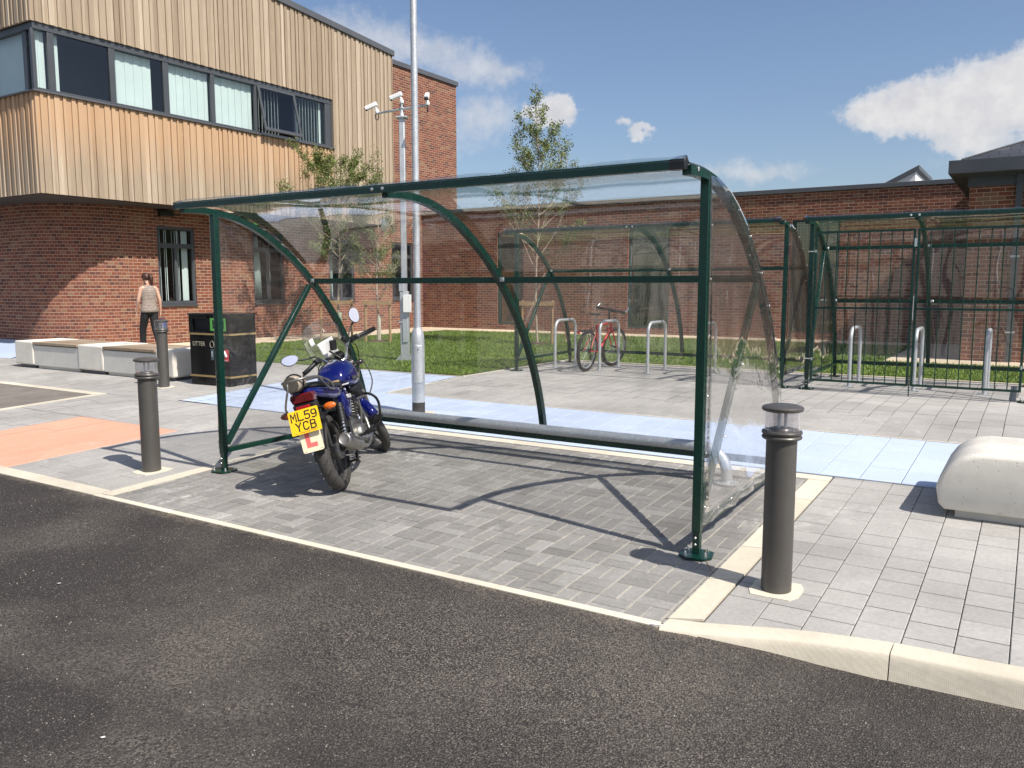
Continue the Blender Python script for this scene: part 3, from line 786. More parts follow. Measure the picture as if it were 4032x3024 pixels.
# front face, long round corner laid in half bricks, then the side towards the lawn
FY, RR = 11.1, 1.75
u = wall_uv(b, (-40, FY), (WX - RR, FY), .2, 3.62)
n = 18
for i in range(n):
    a0, a1 = -pi / 2 + i * pi / 2 / n, -pi / 2 + (i + 1) * pi / 2 / n
    c = Vector((WX - RR, FY + RR)); P, Q = c + Vector((cos(a0), sin(a0))) * RR, c + Vector((cos(a1), sin(a1))) * RR
    l = RR * pi / 2 / n
    b.poly([(P.x, P.y, .2), (Q.x, Q.y, .2), (Q.x, Q.y, 3.62), (P.x, P.y, 3.62)], uv=[(u * 2, .2), ((u + l) * 2, .2), ((u + l) * 2, 3.62), (u * 2, 3.62)])
    u += l
y0 = FY + RR
holes = [(max(0.0, a - y0), c - y0, z0, z1) for a, c, z0, z1 in LOWW]
# the first window starts before the round corner ends, so shift the corner's end: windows are cut only from the flat part
y0 = 11.45
holes = [(a - y0, c - y0, z0, z1) for a, c, z0, z1 in LOWW]
b = MB(); FY, RR = 9.90, 1.55
u = wall_uv(b, (-40, FY), (WX - RR, FY), .2, 3.62)
for i in range(n):
    a0, a1 = -pi / 2 + i * pi / 2 / n, -pi / 2 + (i + 1) * pi / 2 / n
    c = Vector((WX - RR, FY + RR)); P, Q = c + Vector((cos(a0), sin(a0))) * RR, c + Vector((cos(a1), sin(a1))) * RR
    l = RR * pi / 2 / n
    b.poly([(P.x, P.y, .2), (Q.x, Q.y, .2), (Q.x, Q.y, 3.62), (P.x, P.y, 3.62)], uv=[(u * 2, .2), ((u + l) * 2, .2), ((u + l) * 2, 3.62), (u * 2, 3.62)])
    u += l
wall_uv(b, (WX, y0), (WX, 19.4), .2, 3.62, 0, [h for h in holes if h[1] < 19.4 - y0])
wall_uv(b, (WX, 19.4), (WX, 24.2), .2, 8.72, 19.4 - y0, [(a - (19.4 - y0), c - (19.4 - y0), d, e) for a, c, d, e in holes if a > 19.4 - y0])
wall_uv(b, (WX, 24.2), (-27, 24.2), .2, 8.72, 0); wall_uv(b, (-27, 24.2), (-27, 19.4), .2, 8.72, 0); wall_uv(b, (-27, 19.4), (WX, 19.4), 3.62, 8.72, 0)
for h in holes: reveal(b, (WX, y0), (WX, 24.2), h, .12, (-1, 0))
b.build('brick_wall', M['brick'], school)
# lower windows: frame with transom over two lights, glass, hanging vertical blinds
def low_window(a, c, z0, z1, strips, curtain=None):
    x = WX - .09; f = MB(); t = .065
    for lo, hi in (((x, a, z0), (x + .06, a + t, z1)), ((x, c - t, z0), (x + .06, c, z1)), ((x, a + t, z1 - t), (x + .06, c - t, z1)), ((x, a + t, z0), (x + .06, c - t, z0 + .09)),
                   ((x + .003, a + t, z1 - .50), (x + .057, c - t, z1 - .39)), ((x + .005, (a + c) / 2 - .04, z0 + .09), (x + .055, (a + c) / 2 + .04, z1 - .50))): f.b2(lo, hi)
    f.b2((x, a - .0, z0 - .035), (WX + .05, c + .0, z0)) 
    w_ = f.build('window', M['frame'], school, bevel=.004)
    g = MB(); g.poly([(x + .02, a + t, z0 + .09), (x + .02, c - t, z0 + .09), (x + .02, c - t, z1 - t), (x + .02, a + t, z1 - t)]); g.build('pane', M['window'], w_)
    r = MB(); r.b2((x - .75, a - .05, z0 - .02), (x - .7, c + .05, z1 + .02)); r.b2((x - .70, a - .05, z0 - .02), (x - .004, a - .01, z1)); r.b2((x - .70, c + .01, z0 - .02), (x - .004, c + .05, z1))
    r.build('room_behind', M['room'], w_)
    s = MB()
    for yy, ww, dx in strips: s.b2((x - .10 + dx, a + yy - ww / 2, z0 + .1), (x - .095 + dx, a + yy + ww / 2, z1 - t - .01))
    if strips: s.build('blind', M['blind'], w_)
    if curtain:
        s = MB(); ya, yb = curtain; N = 26
        rr = []
        for z, k in ((z1 - .08, .75), (z0 + 1.0, 1.0), (z0 + .12, 1.05)):
            rr.append([(x - .13 + .035 * sin(i * 1.35), a + ya + (yb - ya) * k * i / N, z) for i in range(N + 1)])
        s.rings(rr, close=False, caps=False); s.build('curtain', M['blind'], w_, solid=.004, smooth=80)
thin = [(.10, .012, .0), (.19, .010, .0), (.31, .012, 0), (.36, .02, 0), (.52, .010, 0), (.60, .012, 0), (.66, .028, 0), (.70, .010, 0)]
low_window(*LOWW[0], thin + [(.86, .17, 0)])
low_window(*LOWW[1], [(.72, .01, 0)], curtain=(.07, .42))
low_window(*LOWW[2], [(.2, .02, 0), (.3, .02, 0)], curtain=(.06, .3))
low_window(*LOWW[3], [(.2, .02, 0), (.8, .12, 0)])
# timber box: vertical boards on the two visible faces, with the corner window strip cut through
TX, TY, Z0, YE = -16.7, 9.05, 3.60, 19.66
SILL, HEAD, WYE, WXE = 5.56, 6.86, 17.12, -40
rt = lambda y: 8.58 + (19.66 - y) * .0775
def boards(face, part=None):
    r = random.Random(4 if face == 'side' else 5); b = MB()
    pos, end = (TY, YE) if face == 'side' else (0.0, 14.0)
    v = pos; k = 0
    while v < end:
        w_ = r.choice((.045, .085, .11, .115, .065)); w_ = min(w_, end - v)
        d = .028 if k % 2 else .0
        d += r.uniform(-.003, .003)
        t = min(1, max(0, r.gauss(.45, .22)))
        top = rt(v) if face == 'side' else rt(TY)
        segs = [(Z0, SILL - .02), (HEAD, top)] if (face == 'front' or v < WYE) else [(Z0, top)]
        if part is not None: segs = segs[part:part + 1]
        for za, zb in segs:
            tt = min(1, max(0, t + r.uniform(-.12, .12)))
            if face == 'side': b.b2((TX - .03, v + .001, za), (TX + d, v + w_ - .001, zb), tt)
            else: b.b2((TX - v - w_ + .001, TY - d, za), (TX - v - .001, TY + .03, zb), tt)
        v += w_; k += 1
    b.build('timber_cladding', M['timber'], school)
boards('side'); boards('front', 0); boards('front', 1)
b = MB(); b.b2((-40, TY + .035, Z0 - .015), (TX - .035, YE, Z0 + .03)); b.build('soffit', M['soffit'], school)
b = MB(); b.b2((-40, TY + .2, HEAD + .02), (TX - .035, YE - .1, 8.5)); b.b2((-40, TY + .25, Z0 + .03), (TX - .25, YE, SILL - .04)); b.b2((-40, 17.2, SILL - .1), (TX - .035, YE, HEAD + .05)); b.build('inner_wall', M['soffit'], school)
b = MB()
for i in range(1): b.rings([[(TX - .3, y, rt(y)), (TX + .07, y, rt(y)), (TX + .07, y, rt(y) + .155), (TX - .3, y, rt(y) + .155)] for y in (TY - .07, YE + .06)])
b.rings([[(x, TY - .07, rt(TY)), (x, TY + .3, rt(TY)), (x, TY + .3, rt(TY) + .155), (x, TY - .07, rt(TY) + .155)] for x in (-40, TX - .3)])
b.build('roof_coping', M['coping'], school, bevel=.006)
b = MB(); b.poly([(-40, TY, rt(TY) + .1), (TX - .2, TY, rt(TY) + .1), (TX - .2, YE, rt(YE) + .1), (-40, YE, rt(YE) + .1)]); b.build('roof', M['coping'], school)
b = MB(); b.b2((-27.1, 19.4, 8.72), (WX + .06, 24.26, 8.87)); b.build('roof_coping', M['coping'], school, bevel=.006)
# window strip
xw = TX - .07
b = MB()
b.b2((xw - .05, TY - .06, SILL - .03), (TX + .07, WYE + .03, SILL + .0)); b.b2((-40, TY - .07, SILL - .03), (xw - .05, TY + .10, SILL + .0))
b.build('window_sill', M['coping'], school, bevel=.004)
b = MB(); b.b2((xw - .05, TY + .05, HEAD - .13), (xw + .045, WYE, HEAD)); b.b2((-40, TY + .05, HEAD - .13), (xw - .05, TY + .145, HEAD)); b.b2((xw - .04, WYE - .03, SILL), (TX - .03, WYE + .03, HEAD)); b.build('window_head', M['frame'], school)
mull = [9.07, 9.12, 9.38, 9.51, 10.66, 10.79, 11.93, 12.07, 13.19, 13.30, 14.48, 14.55, 15.77, 15.83, 16.89, 17.10]
unit = [(9.12, 9.38, 'full'), (9.51, 10.66, 'left'), (10.79, 11.93, 'most'), (12.07, 13.19, 'full'), (13.30, 14.48, 'full'), (14.55, 15.77, 'open'), (15.83, 16.89, 'vert')]
for i, (ya, yb, kind) in enumerate(unit):
    za, zb = SILL + .02, HEAD - .13
    f = MB(); e = .05
    lw = (ya - (mull[2 * i] if i else 9.07)) 
    f.b2((xw - .03, mull[2 * i] if i == 0 else unit[i - 1][1] + .001, za - .02), (xw + .035, ya, zb), )
    f.b2((xw - .03, ya, za - .02), (xw + .035, yb, za + .05))
    if i == len(unit) - 1: f.b2((xw - .03, yb, za - .02), (xw + .035, WYE - .03, zb))
    w_ = f.build('window', M['frame'], school, bevel=.004)
    Z1, Z2 = za + .05, zb
    if kind == 'open':   # top-hung sash pushed out at the bottom
        R = Euler((0, radians(-13), 0)).to_matrix(); piv = Vector((xw + .05, 0, Z2))
        s = MB(xf=lambda p: piv + R @ (Vector(p) - piv))
        for lo, hi in (((xw + .03, ya, Z1 - .03), (xw + .075, ya + .06, Z2)), ((xw + .03, yb - .06, Z1 - .03), (xw + .075, yb, Z2)), ((xw + .03, ya + .06, Z1 - .03), (xw + .075, yb - .06, Z1 + .05)), ((xw + .03, ya + .06, Z2 - .05), (xw + .075, yb - .06, Z2))): s.b2(lo, hi)
        sa = s.build('sash', M['frame'], school, bevel=.003)
        s = MB(xf=lambda p: piv + R @ (Vector(p) - piv)); s.poly([(xw + .055, ya + .06, Z1 + .05), (xw + .055, yb - .06, Z1 + .05), (xw + .055, yb - .06, Z2 - .05), (xw + .055, ya + .06, Z2 - .05)]); s.build('pane', M['window'], sa)
        
        for yq in (ya + .05, yb - .05): s = MB(); s.cyl((xw + .0, yq, Z1 + .08), (xw + .2, yq, Z1 + .02), .008, n=6); s.build('window_stay', M['blackcap'], sa)
    else:
        s = MB(); s.poly([(xw + .0, ya, Z1), (xw + .0, yb, Z1), (xw + .0, yb, Z2), (xw + .0, ya, Z2)]); s.build('pane', M['window'], w_)
    s = MB()
    xb = xw - .12
    if kind == 'full':
        N = int((yb - ya) / .10)
        for q in range(N + 1): s.b2((xb + .012 * (q % 2), ya + q * (yb - ya) / (N + 1), Z1 - .02), (xb + .004 + .012 * (q % 2), ya + (q + 1) * (yb - ya) / (N + 1) + .004, Z2), .5)
    elif kind == 'left':
        s.b2((xb, ya, Z1 - .02), (xb + .004, ya + .15, Z2))
    elif kind == 'most':
        for q in range(9): s.b2((xb + .01 * (q % 2), ya + q * .103, Z1 - .02), (xb + .004 + .01 * (q % 2), ya + (q + 1) * .103 + .004, Z2))
    elif kind in ('vert', 'open'):
        R = Euler((0, 0, radians(62))).to_matrix(); N = 8
        for q in range(N + (2 if kind == 'vert' else 0)):
            s.box((xb - .02, ya + .08 + q * .105, (Z1 + Z2) / 2), (.004, .088, Z2 - Z1 + .04), R)
        if kind == 'vert': s.b2((xb, yb - .10, Z1), (xb + .004, yb - .03, Z2))
    s.build('blind', M['blind'], w_)
# windows on the short front face
f = MB(); f.b2((TX - .12, TY + .05, SILL), (TX - .06, TY + .11, HEAD - .13)); f.b2((TX - .46, TY + .07, SILL), (TX - .31, TY + .135, HEAD - .13)); f.b2((-22, TY + .07, SILL), (TX - .46, TY + .135, SILL + .06)); f.b2((-18.6, TY + .07, SILL), (-18.45, TY + .135, HEAD - .13))
w_ = f.build('window', M['frame'], school, bevel=.004)
s = MB(); s.poly([(-40, TY + .10, SILL), (TX - .08, TY + .10, SILL), (TX - .08, TY + .10, HEAD - .13), (-40, TY + .10, HEAD - .13)]); s.build('pane', M['window'], w_)
s = MB(); s.b2((-40, TY + .2, SILL - .02), (TX - .16, TY + .21, HEAD - .1)); s.build('blind', M['blind'], w_)
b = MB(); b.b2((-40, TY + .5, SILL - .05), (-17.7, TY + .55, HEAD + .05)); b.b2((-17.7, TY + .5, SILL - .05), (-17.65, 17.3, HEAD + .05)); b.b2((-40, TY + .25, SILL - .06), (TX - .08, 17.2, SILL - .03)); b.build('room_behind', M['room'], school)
# flush light under the overhang
b = MB(); b.b2((WX + .0, 11.75 + .5, 3.42), (WX + .14, 12.1 + .5, 3.56)); b.build('wall_light', M['blackcap'], school, bevel=.01)

# ---- single storey wing behind the lawn
wing = thing('school_wing', 'long single storey red brick wing with flat dark coping behind the lawn', 'building')
OP = [(-14.62, -13.65, .585, 3.46), (-10.09, -8.83, .585, 3.49), (-5.49, -4.31, .585, 3.47)]
BY = 22.2; b = MB()
hs = [(x0 - WX, x1 - WX, z0, z1) for x0, x1, z0, z1 in OP]
wall_uv(b, (WX, BY), (-1.0, BY), .2, 4.16, .1, hs)
for h in hs: reveal(b, (WX, BY), (-1, BY), h, .12, (0, 1))
wall_uv(b, (-13.65, 24.2), (-13.65, 40), .2, 4.16, 0)
b.build('brick_wall', M['brick'], wing)
b = MB(); b.b2((WX + .005, BY - .05, 4.16), (-.9, BY + .32, 4.27)); b.build('roof_coping', M['coping'], wing, bevel=.006)
b = MB(); b.b2((WX, BY + .32, 4.0), (12, 44, 4.12)); b.build('roof', M['coping'], wing)
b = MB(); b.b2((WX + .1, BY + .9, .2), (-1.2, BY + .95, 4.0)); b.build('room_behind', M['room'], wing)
for i, (x0, x1, z0, z1) in enumerate(OP):
    f = MB(); y = BY + .03; t = .075
    for lo, hi in (((x0, y, z0), (x0 + t, y + .06, z1)), ((x1 - .05, y, z0), (x1, y + .06, z1)), ((x0 + t, y, z1 - .05), (x1 - .05, y + .06, z1)), ((x0 + t, y, z0), (x1 - .05, y + .06, z0 + .06))): f.b2(lo, hi)
    for zz in range(7): f.cyl((x0 + t / 2, y - .006, z0 + .2 + zz * .42), (x0 + t / 2, y + .002, z0 + .2 + zz * .42), .014, n=8)
    w_ = f.build('window', M['greend'], wing)
    g = MB(); nx = int((x1 - x0) / .075); nz = int((z1 - z0) / .075)
    for k in range(1, nx): g.cyl((x0 + k * (x1 - x0) / nx, y + .01, z0), (x0 + k * (x1 - x0) / nx, y + .01, z1), .0022, n=4, caps=False)
    for k in range(1, nz): g.cyl((x0, y + .012, z0 + k * (z1 - z0) / nz), (x1, y + .012, z0 + k * (z1 - z0) / nz), .0022, n=4, caps=False)
    g.build('mesh_grille', M['greend'], w_)
    g = MB(); g.poly([(x0, y + .055, z0), (x1, y + .055, z0), (x1, y + .055, z1), (x0, y + .055, z1)]); g.build('pane', M['mirrorwin'], w_)
# rooflight standing on the wing roof
rl = thing('rooflight_housing', 'dark triangular rooflight housing with a white wall poking above the brick wing', 'rooflight')
b = MB(); b.prism([(-4.2, 4.0), (-4.2, 4.42), (-3.12, 4.96), (-3.12, 4.0)], 3.0, 'xz', 26.0); b.build('wall', M['white'], rl)
b = MB(); b.prism([(-4.40, 4.43), (-3.02, 5.12), (-3.02, 5.01), (-4.40, 4.32)], 3.3, 'xz', 25.85); b.build('roof', M['coping'], rl)

# ---- brick pavilion at the right with slate hipped roof
pav = thing('brick_pavilion', 'red brick block with deep dark eaves and slate hipped roof at the right edge', 'building')
b = MB(); PX, PY = -1.18, 17.4
wall_uv(b, (PX, PY), (9, PY), .2, 3.56, 0); wall_uv(b, (PX, 26), (PX, PY), .2, 3.56, 0); b.build('brick_wall', M['brick'], pav)
b = MB(); b.b2((PX + .01, PY - .035, 3.56), (9, PY + .3, 3.76)); b.b2((PX - .03, PY - .035, 3.56), (PX + .01, 26, 3.76)); b.build('frieze', M['frame'], pav)
b = MB(); b.b2((PX - .32, PY - .5, 3.76), (9.5, PY - .1, 3.99)); b.b2((PX - .32, PY - .1, 3.76), (PX + .2, 26, 3.99)); b.b2((PX - .05, PY - .1, 3.74), (9, PY + .3, 3.78)); b.build('eaves_fascia', M['frame'], pav, bevel=.004)
b = MB(); AX, AYr, AZ = 3.6, 21.7, 5.95; q0 = (PX - .18, PY - .38, 3.99)
b.poly([q0, (9.5, PY - .38, 3.99), (6, AYr, AZ), (AX, AYr, AZ)], uv=[(0, 0), (10.5, 0), (7.2, 4.7), (4.7, 4.7)])
b.poly([(PX - .18, 26, 3.99), q0, (AX, AYr, AZ)], uv=[(0, 0), (8.5, 0), (4.3, 4.8)])
b.build('slate_roof', M['slate'], pav)
b = MB(); b.tube([(q0[0] + .05, q0[1] + .05, q0[2] + .03), (AX, AYr, AZ + .015)], .016, 4); b.build('hip_flashing', M['frame'], pav)
b = MB(); b.tube([(-.40, PY - .08, 3.76), (-.40, PY - .08, .42)], .052, 4, prof=[(-1, -.7), (1, -.7), (1, .7), (-1, .7)]); b.build('downpipe', M['frame'], pav)
for z in (.95, 2.3): b = MB(); b.box((-.40, PY - .07, z), (.15, .10, .03)); b.build('pipe_bracket', M['galv'], pav)
# ================================================================ SHELTERS
SQ = [(-1, -1), (1, -1), (1, 1), (-1, 1)]
def sqtube(b, pts, w_, d=None, up=(1, 0, 0), tone=None):
    d = d or w_
    return b.tube(pts, 1, 4, prof=[(x * w_ / 2, y * d / 2) for x, y in SQ], up=up, tone=tone)
# rib profile in the (y, z) plane, y from the front post, z above ground
RIB = [(-.31, 2.215), (-.15, 2.222), (.0, 2.215), (.17, 2.190), (.34, 2.140), (.52, 2.062), (.70, 1.955), (.88, 1.830), (1.04, 1.690), (1.20, 1.525), (1.345, 1.35), (1.47, 1.17), (1.575, .98), (1.665, .78), (1.735, .58), (1.785, .38), (1.82, .16)]
def catmull(P, k=3):
    out_ = []
    P = [Vector(p) for p in P]
    for i in range(len(P) - 1):
        p0, p1, p2, p3 = P[max(i - 1, 0)], P[i], P[i + 1], P[min(i + 2, len(P) - 1)]
        for j in range(k):
            t = j / k
            out_.append(.5 * ((2 * p1) + (-p0 + p2) * t + (2 * p0 - 5 * p1 + 4 * p2 - p3) * t * t + (-p0 + 3 * p1 - 3 * p2 + p3) * t ** 3))
    out_.append(P[-1]); return out_
def rib_at(h):
    for a, c in zip(RIB, RIB[1:]):
        if a[1] >= h >= c[1] and a[0] >= -.01: return a[0] + (c[0] - a[0]) * (a[1] - h) / (a[1] - c[1])
    return RIB[-1][0]
BOLT = {}
def bolt(parent, p, r=.008, ax='y', m='zinc', name='bolt', h=.006):
    key = (r, ax, h)
    if key not in BOLT:
        b = MB(); b.lathe([(r, 0), (r, h * .5), (r * .72, h), (.0008, h * 1.1)], n=10)
        o = b.build(name, M[m], smooth=40)
        BOLT[key] = o.data; bpy.data.objects.remove(o)
    o = bpy.data.objects.new(name, BOLT[key]); COL.objects.link(o); o.parent = parent; o.location = p
    o.rotation_euler = {'y': (pi / 2, 0, 0), 'x': (0, pi / 2, 0), 'z': (0, 0, 0), '-x': (0, -pi / 2, 0)}[ax]
    return o
def wav(x, s, seed=0): return s * (sin(x * 5.3 + seed) * .5 + sin(x * 11.7 + seed * 2.1) * .3 + sin(x * 23 + seed * 3.3) * .2)
def shelter(name, label, loc, L, ribs, detail=True, nbolts=8, rails=(1.64,), pol=True, group=None, sideL=True, gates=False):
    t = thing(name, label, 'shelter', loc, (0, 0, 0), group)
    dz = lambda y: (.04 * y if detail else 0)        # ground rises under the near shelter
    ribc = catmull([(y, z) for y, z in RIB], 3)
    # ribs
    for i, x in enumerate(ribs):
        b = MB(); pts = [(x, y, z - .027) for y, z in ribc]
        end = i in (0, len(ribs) - 1)
        if not end: pts = [p for p in pts if p[2] > .22]
        sqtube(b, pts, .05, up=(1, 0, 0))
        b.build('rib', M['green'], t, smooth=30)
        if end:
            zb = dz(1.8)
            b = MB(); sqtube(b, [(x, 1.818, .30), (x, 1.825, .02 + zb)], .04); b.box((x, 1.83, .008 + zb), (.15, .15, .012)); b.build('rib_foot', M['green'], t)
    # front posts: sleeve over a narrower foot, diamond-set base plate with studs
    for i, x in enumerate((ribs[0], ribs[-1])):
        b = MB(); sqtube(b, [(x, 0, .15), (x, 0, 2.175)], .052); b.build('post', M['green'], t, bevel=.003)
        b = MB(); sqtube(b, [(x, 0, .01), (x, 0, .16)], .042)
        R = Matrix.Rotation(radians(12), 3, 'Z'); pl = []
        for k in range(4):
            for da in (-.28, .28):
                a = pi / 4 + k * pi / 2 + da; pl.append(R @ Vector((.108 * cos(a), .108 * sin(a), 0)))
        b.rings([[(x + p.x, p.y, .004) for p in pl], [(x + p.x, p.y, .014) for p in pl]])
        bp = b.build('base_plate', M['green'], t)
        for k in range(4):
            a = pi / 4 + k * pi / 2 + radians(12); px, py = x + .082 * cos(a), .082 * sin(a)
            s = MB(); s.lathe([(.0095, .014), (.0095, .024), (.0058, .025), (.0058, .040), (.004, .044)], (px, py, 0), n=8); s.build('stud', M['zinc'], bp, smooth=35)
        if detail or gates:
            for z in (.075, .115): bolt(t, (x, -.0275 + (.0045 if z < .0 else 0), z if z > .1 else z), .0085)
    # beam with black end caps
    yb, zb = -.31, 2.215
    b = MB(); sqtube(b, [(ribs[0] - .005, yb - .03, zb), (ribs[-1] + .005, yb - .03, zb)], .052, up=(0, 0, 1)); b.build('roof_beam', M['green'], t, bevel=.003)
    b = MB(); b.box((ribs[0] - .017, yb - .03, zb), (.025, .054, .054)); b.build('end_cap', M['blackcap'], t, bevel=.003)
    b = MB(); b.box((ribs[-1] - .035, yb - .03, zb), (.085, .055, .055)); b.build('end_cap', M['blackcap'], t, bevel=.003)
    for x in (ribs[1] - .06, ribs[1] + .03): bolt(t, (x, yb - .057, zb), .013)
    bolt(t, (ribs[-1] + .027, yb + .10, zb - .01), .014, 'x')
    # rails across the ribs
    for h in rails:
        y = rib_at(h)
        for xa, xb in zip(ribs, ribs[1:]):
            b = MB(); sqtube(b, [(xa + .027, y - .018, h - .01), (xb - .027, y - .018, h - .01)], .05, up=(0, 0, 1)); b.build('crossbar', M['green'], t, bevel=.003)
            b = MB(); b.box((xa + .045, y - .046, h - .005), (.04, .006, .035)); b.build('bracket', M['galv'], t, bevel=.002)
            bolt(t, (xa + .055, y - .050, h - .005), .011)
    h = .235; y = rib_at(h) - .01
    b = MB(); sqtube(b, [(ribs[0] + .027, y, h), (ribs[-1] - .027, y, h)], .05, up=(0, 0, 1)); b.build('bottom_rail', M['green'], t, bevel=.003)
    # braced ends
    for i, x in enumerate((ribs[0], ribs[-1])):
        b = MB(); sqtube(b, [(x, .03, .182), (x, rib_at(.225) - .03, .200)], .042, up=(1, 0, 0)); b.build('side_rail', M['green'], t, bevel=.003)
        yy = rib_at(rails[0]); b = MB(); sqtube(b, [(x, .035, .235), (x, yy - .045, rails[0] - .05)], .042, up=(1, 0, 0)); b.build('brace', M['green'], t, bevel=.003)
    # clear roof and back sheet, buckled a little between its fixings
    if pol:
        b = MB(); N = int(L / .085); rr = []
        prof = [q for q in catmull([(y_, z_) for y_, z_ in RIB], 2) if q[1] > .20]
        prof = [Vector((-.37, 2.226)), Vector((-.34, 2.248))] + prof
        for j, q in enumerate(prof):
            nrm = Vector((.4, .9)) if j > 5 else Vector((0, 1))
            if 0 < j < len(prof) - 1:
                d_ = (prof[j + 1] - prof[j - 1]).normalized(); nrm = Vector((-d_.y, d_.x)); nrm = nrm if nrm.y > 0 or nrm.x > 0 else -nrm
            row = []
            for i in range(N + 1):
                x = ribs[0] - .024 + (L + .034) * i / N
                amp = .009 if j < 6 else .006
                o_ = .006 + amp * (.6 + wav(x + j * .05, 1.0, name.__len__()))
                if j == 0: o_ = -.002 + .3 * o_
                row.append((x, q.x + nrm.x * o_, q.y + nrm.y * o_))
            rr.append(row)
        b.rings(rr, close=False, caps=False); b.build('clear_roof_sheet', M['poly'], t, smooth=75, solid=.003)
    # clear end sheets outside the frame
    for side, x in (((-1, ribs[0] - .030),) if sideL else ()) + ((1, ribs[-1] + .030),):
        b = MB(); rr = []
        top = [q for q in ribc if q.x > .0]
        NZ = 34
        for k in range(NZ + 1):
            z = .198 + (2.19 - .198) * k / NZ
            # front edge at the post, back edge following the rib
            yb_ = rib_at(min(z + .01, 2.21)) + .005 if z < 2.20 else .05
            row = []
            for i in range(15):
                y_ = -.02 + (yb_ + .02) * i / 14
                edge = min(i, 14 - i) / 7
                row.append((x + side * (.004 + (.010 if k < 5 else .005) * (1 + wav(y_ * 1.4 + z * .8, 1.6, 2)) * (.4 + edge) + (.012 * abs(sin(y_ * 9.5)) if k < 2 else 0)), y_, z + (.028 * y_ if detail else 0) * (1 - k / NZ) - (.012 * abs(sin(y_ * 9.5)) if k == 0 else 0)))
            rr.append(row)
        b.rings(rr, close=False, caps=False); b.build('clear_end_sheet', M['polyside'], t, smooth=75, solid=.003)
        if detail or side > 0:
            ax = 'x' if side > 0 else '-x'; xx = x + side * .008
            for z in (.30, .62, .95, 1.30, 1.62, 1.92): bolt(t, (xx, 0, z), .007, ax)
            for f in (.05, .14, .23, .32, .41, .50, .59, .68, .77, .86, .95):
                q = ribc[int(f * (len(ribc) - 1))]
                if q.x > .05: bolt(t, (xx, q.x - .018, q.y - .02), .007, ax)
            for y_ in (.25, .5, .75, 1.0, 1.25, 1.5): bolt(t, (xx, y_, .238 + .012 * y_), .007, ax)
            for f in (.3, .62): bolt(t, (xx, .035 + f * (rib_at(rails[0]) - .08), .27 + f * (rails[0] - .32)), .007, ax)
    return t
S1 = shelter('motorcycle_shelter', 'nearest dark green shelter with curved clear roof standing on charcoal block paving over the motorbike', (-5.83, 4.575, .183), 4.22, [0, 2.13, 4.22])
# galvanised locking bar along the back, bent down into flanged feet
lb = thing('locking_bar', 'thick galvanised tube low along the back of the nearest shelter on bolted feet', 'locking rail', (-5.83, 4.575, .183))
yl = 1.60; b = MB()
pts = [(.12, yl, .09)] + [(.12 + .17 - .17 * cos(a), yl, .127 + .19 * sin(a) + .02) for a in [radians(q) for q in range(0, 91, 10)]] + [(3.68 + .20 * sin(a), yl, .147 + .19 * cos(a)) for a in [radians(q) for q in range(0, 91, 10)]] + [(3.88, yl, .09)]
b.tube(pts, .042, 20, up=(0, 1, 0)); b.build('tube', M['galv'], lb, smooth=50)
for x in (.12, 3.88):
    b = MB(); b.lathe([(.095, .066), (.095, .078), (.05, .080), (.047, .092)], (x, yl, 0), n=24); f = b.build('floor_flange', M['galv'], lb, smooth=35)
    for k in range(4):
        a = pi / 4 + k * pi / 2
        s = MB(); s.lathe([(.009, .078), (.009, .088), (.005, .089), (.005, .1)], (x + .075 * cos(a), yl + .075 * sin(a), 0), n=8); s.build('stud', M['zinc'], f, smooth=35)
# the cycle shelter behind
S2 = shelter('cycle_shelter', 'dark green cycle shelter on grey paving behind, sheltering the red bicycle', (-7.12, 11.38, .40), 4.24, [0, 2.14, 4.24], detail=False)
# gated cycle shelter at the right: shorter, two rails, with a pair of barred gates
S3 = shelter('gated_cycle_shelter', 'green cycle shelter at the right edge closed by barred double gates', (-2.56, 11.42, .40), 2.5, [0, 1.27, 2.52], detail=False, rails=(1.90, 1.17), pol=True, gates=True)
for gi, (xa, xb) in enumerate(((.08, 1.235), (1.285, 2.44))):
    yg = -.12
    b = MB()
    sq = lambda p, q, w_=.028: sqtube(b, [p, q], w_, up=(0, 1, 0))
    sq((xa, yg, .13), (xa, yg, 2.07)); sq((xb, yg, .13), (xb, yg, 2.07)); sq((xa, yg + .001, .143), (xb, yg + .001, .143)); sq((xa, yg + .001, 2.056), (xb, yg + .001, 2.056)); sq((xa, yg + .001, 1.09), (xb, yg + .001, 1.09))
    gt = b.build('gate', M['green'], S3, bevel=.002)
    for k in range(1, 9):
        x = xa + (xb - xa) * k / 9
        c_ = MB(); c_.cyl((x, yg, .155), (x, yg, 2.045), .0065, n=6); c_.build('bar', M['green'], gt)
    for z in (.42, 1.82):
        x = xa if gi == 0 else xb
        c_ = MB(); c_.cyl((x + (-.10 if gi == 0 else .10), yg + .03, z), (x, yg + .0, z), .009, n=8); c_.lathe([(.016, -.02), (.016, .02)], (x, yg, z), n=10); c_.build('hinge', M['zinc'], gt, smooth=40)
b = MB(); b.cyl((1.262, -.14, .0), (1.262, -.14, .26), .007, n=8); b.build('drop_bolt', M['green'], S3)
b = MB(); b.cyl((1.262, -.135, .95), (1.262, -.135, 1.25), .006, n=8); b.box((1.255, -.145, 1.9), (.03, .03, .1)); b.build('latch', M['zinc'], S3)

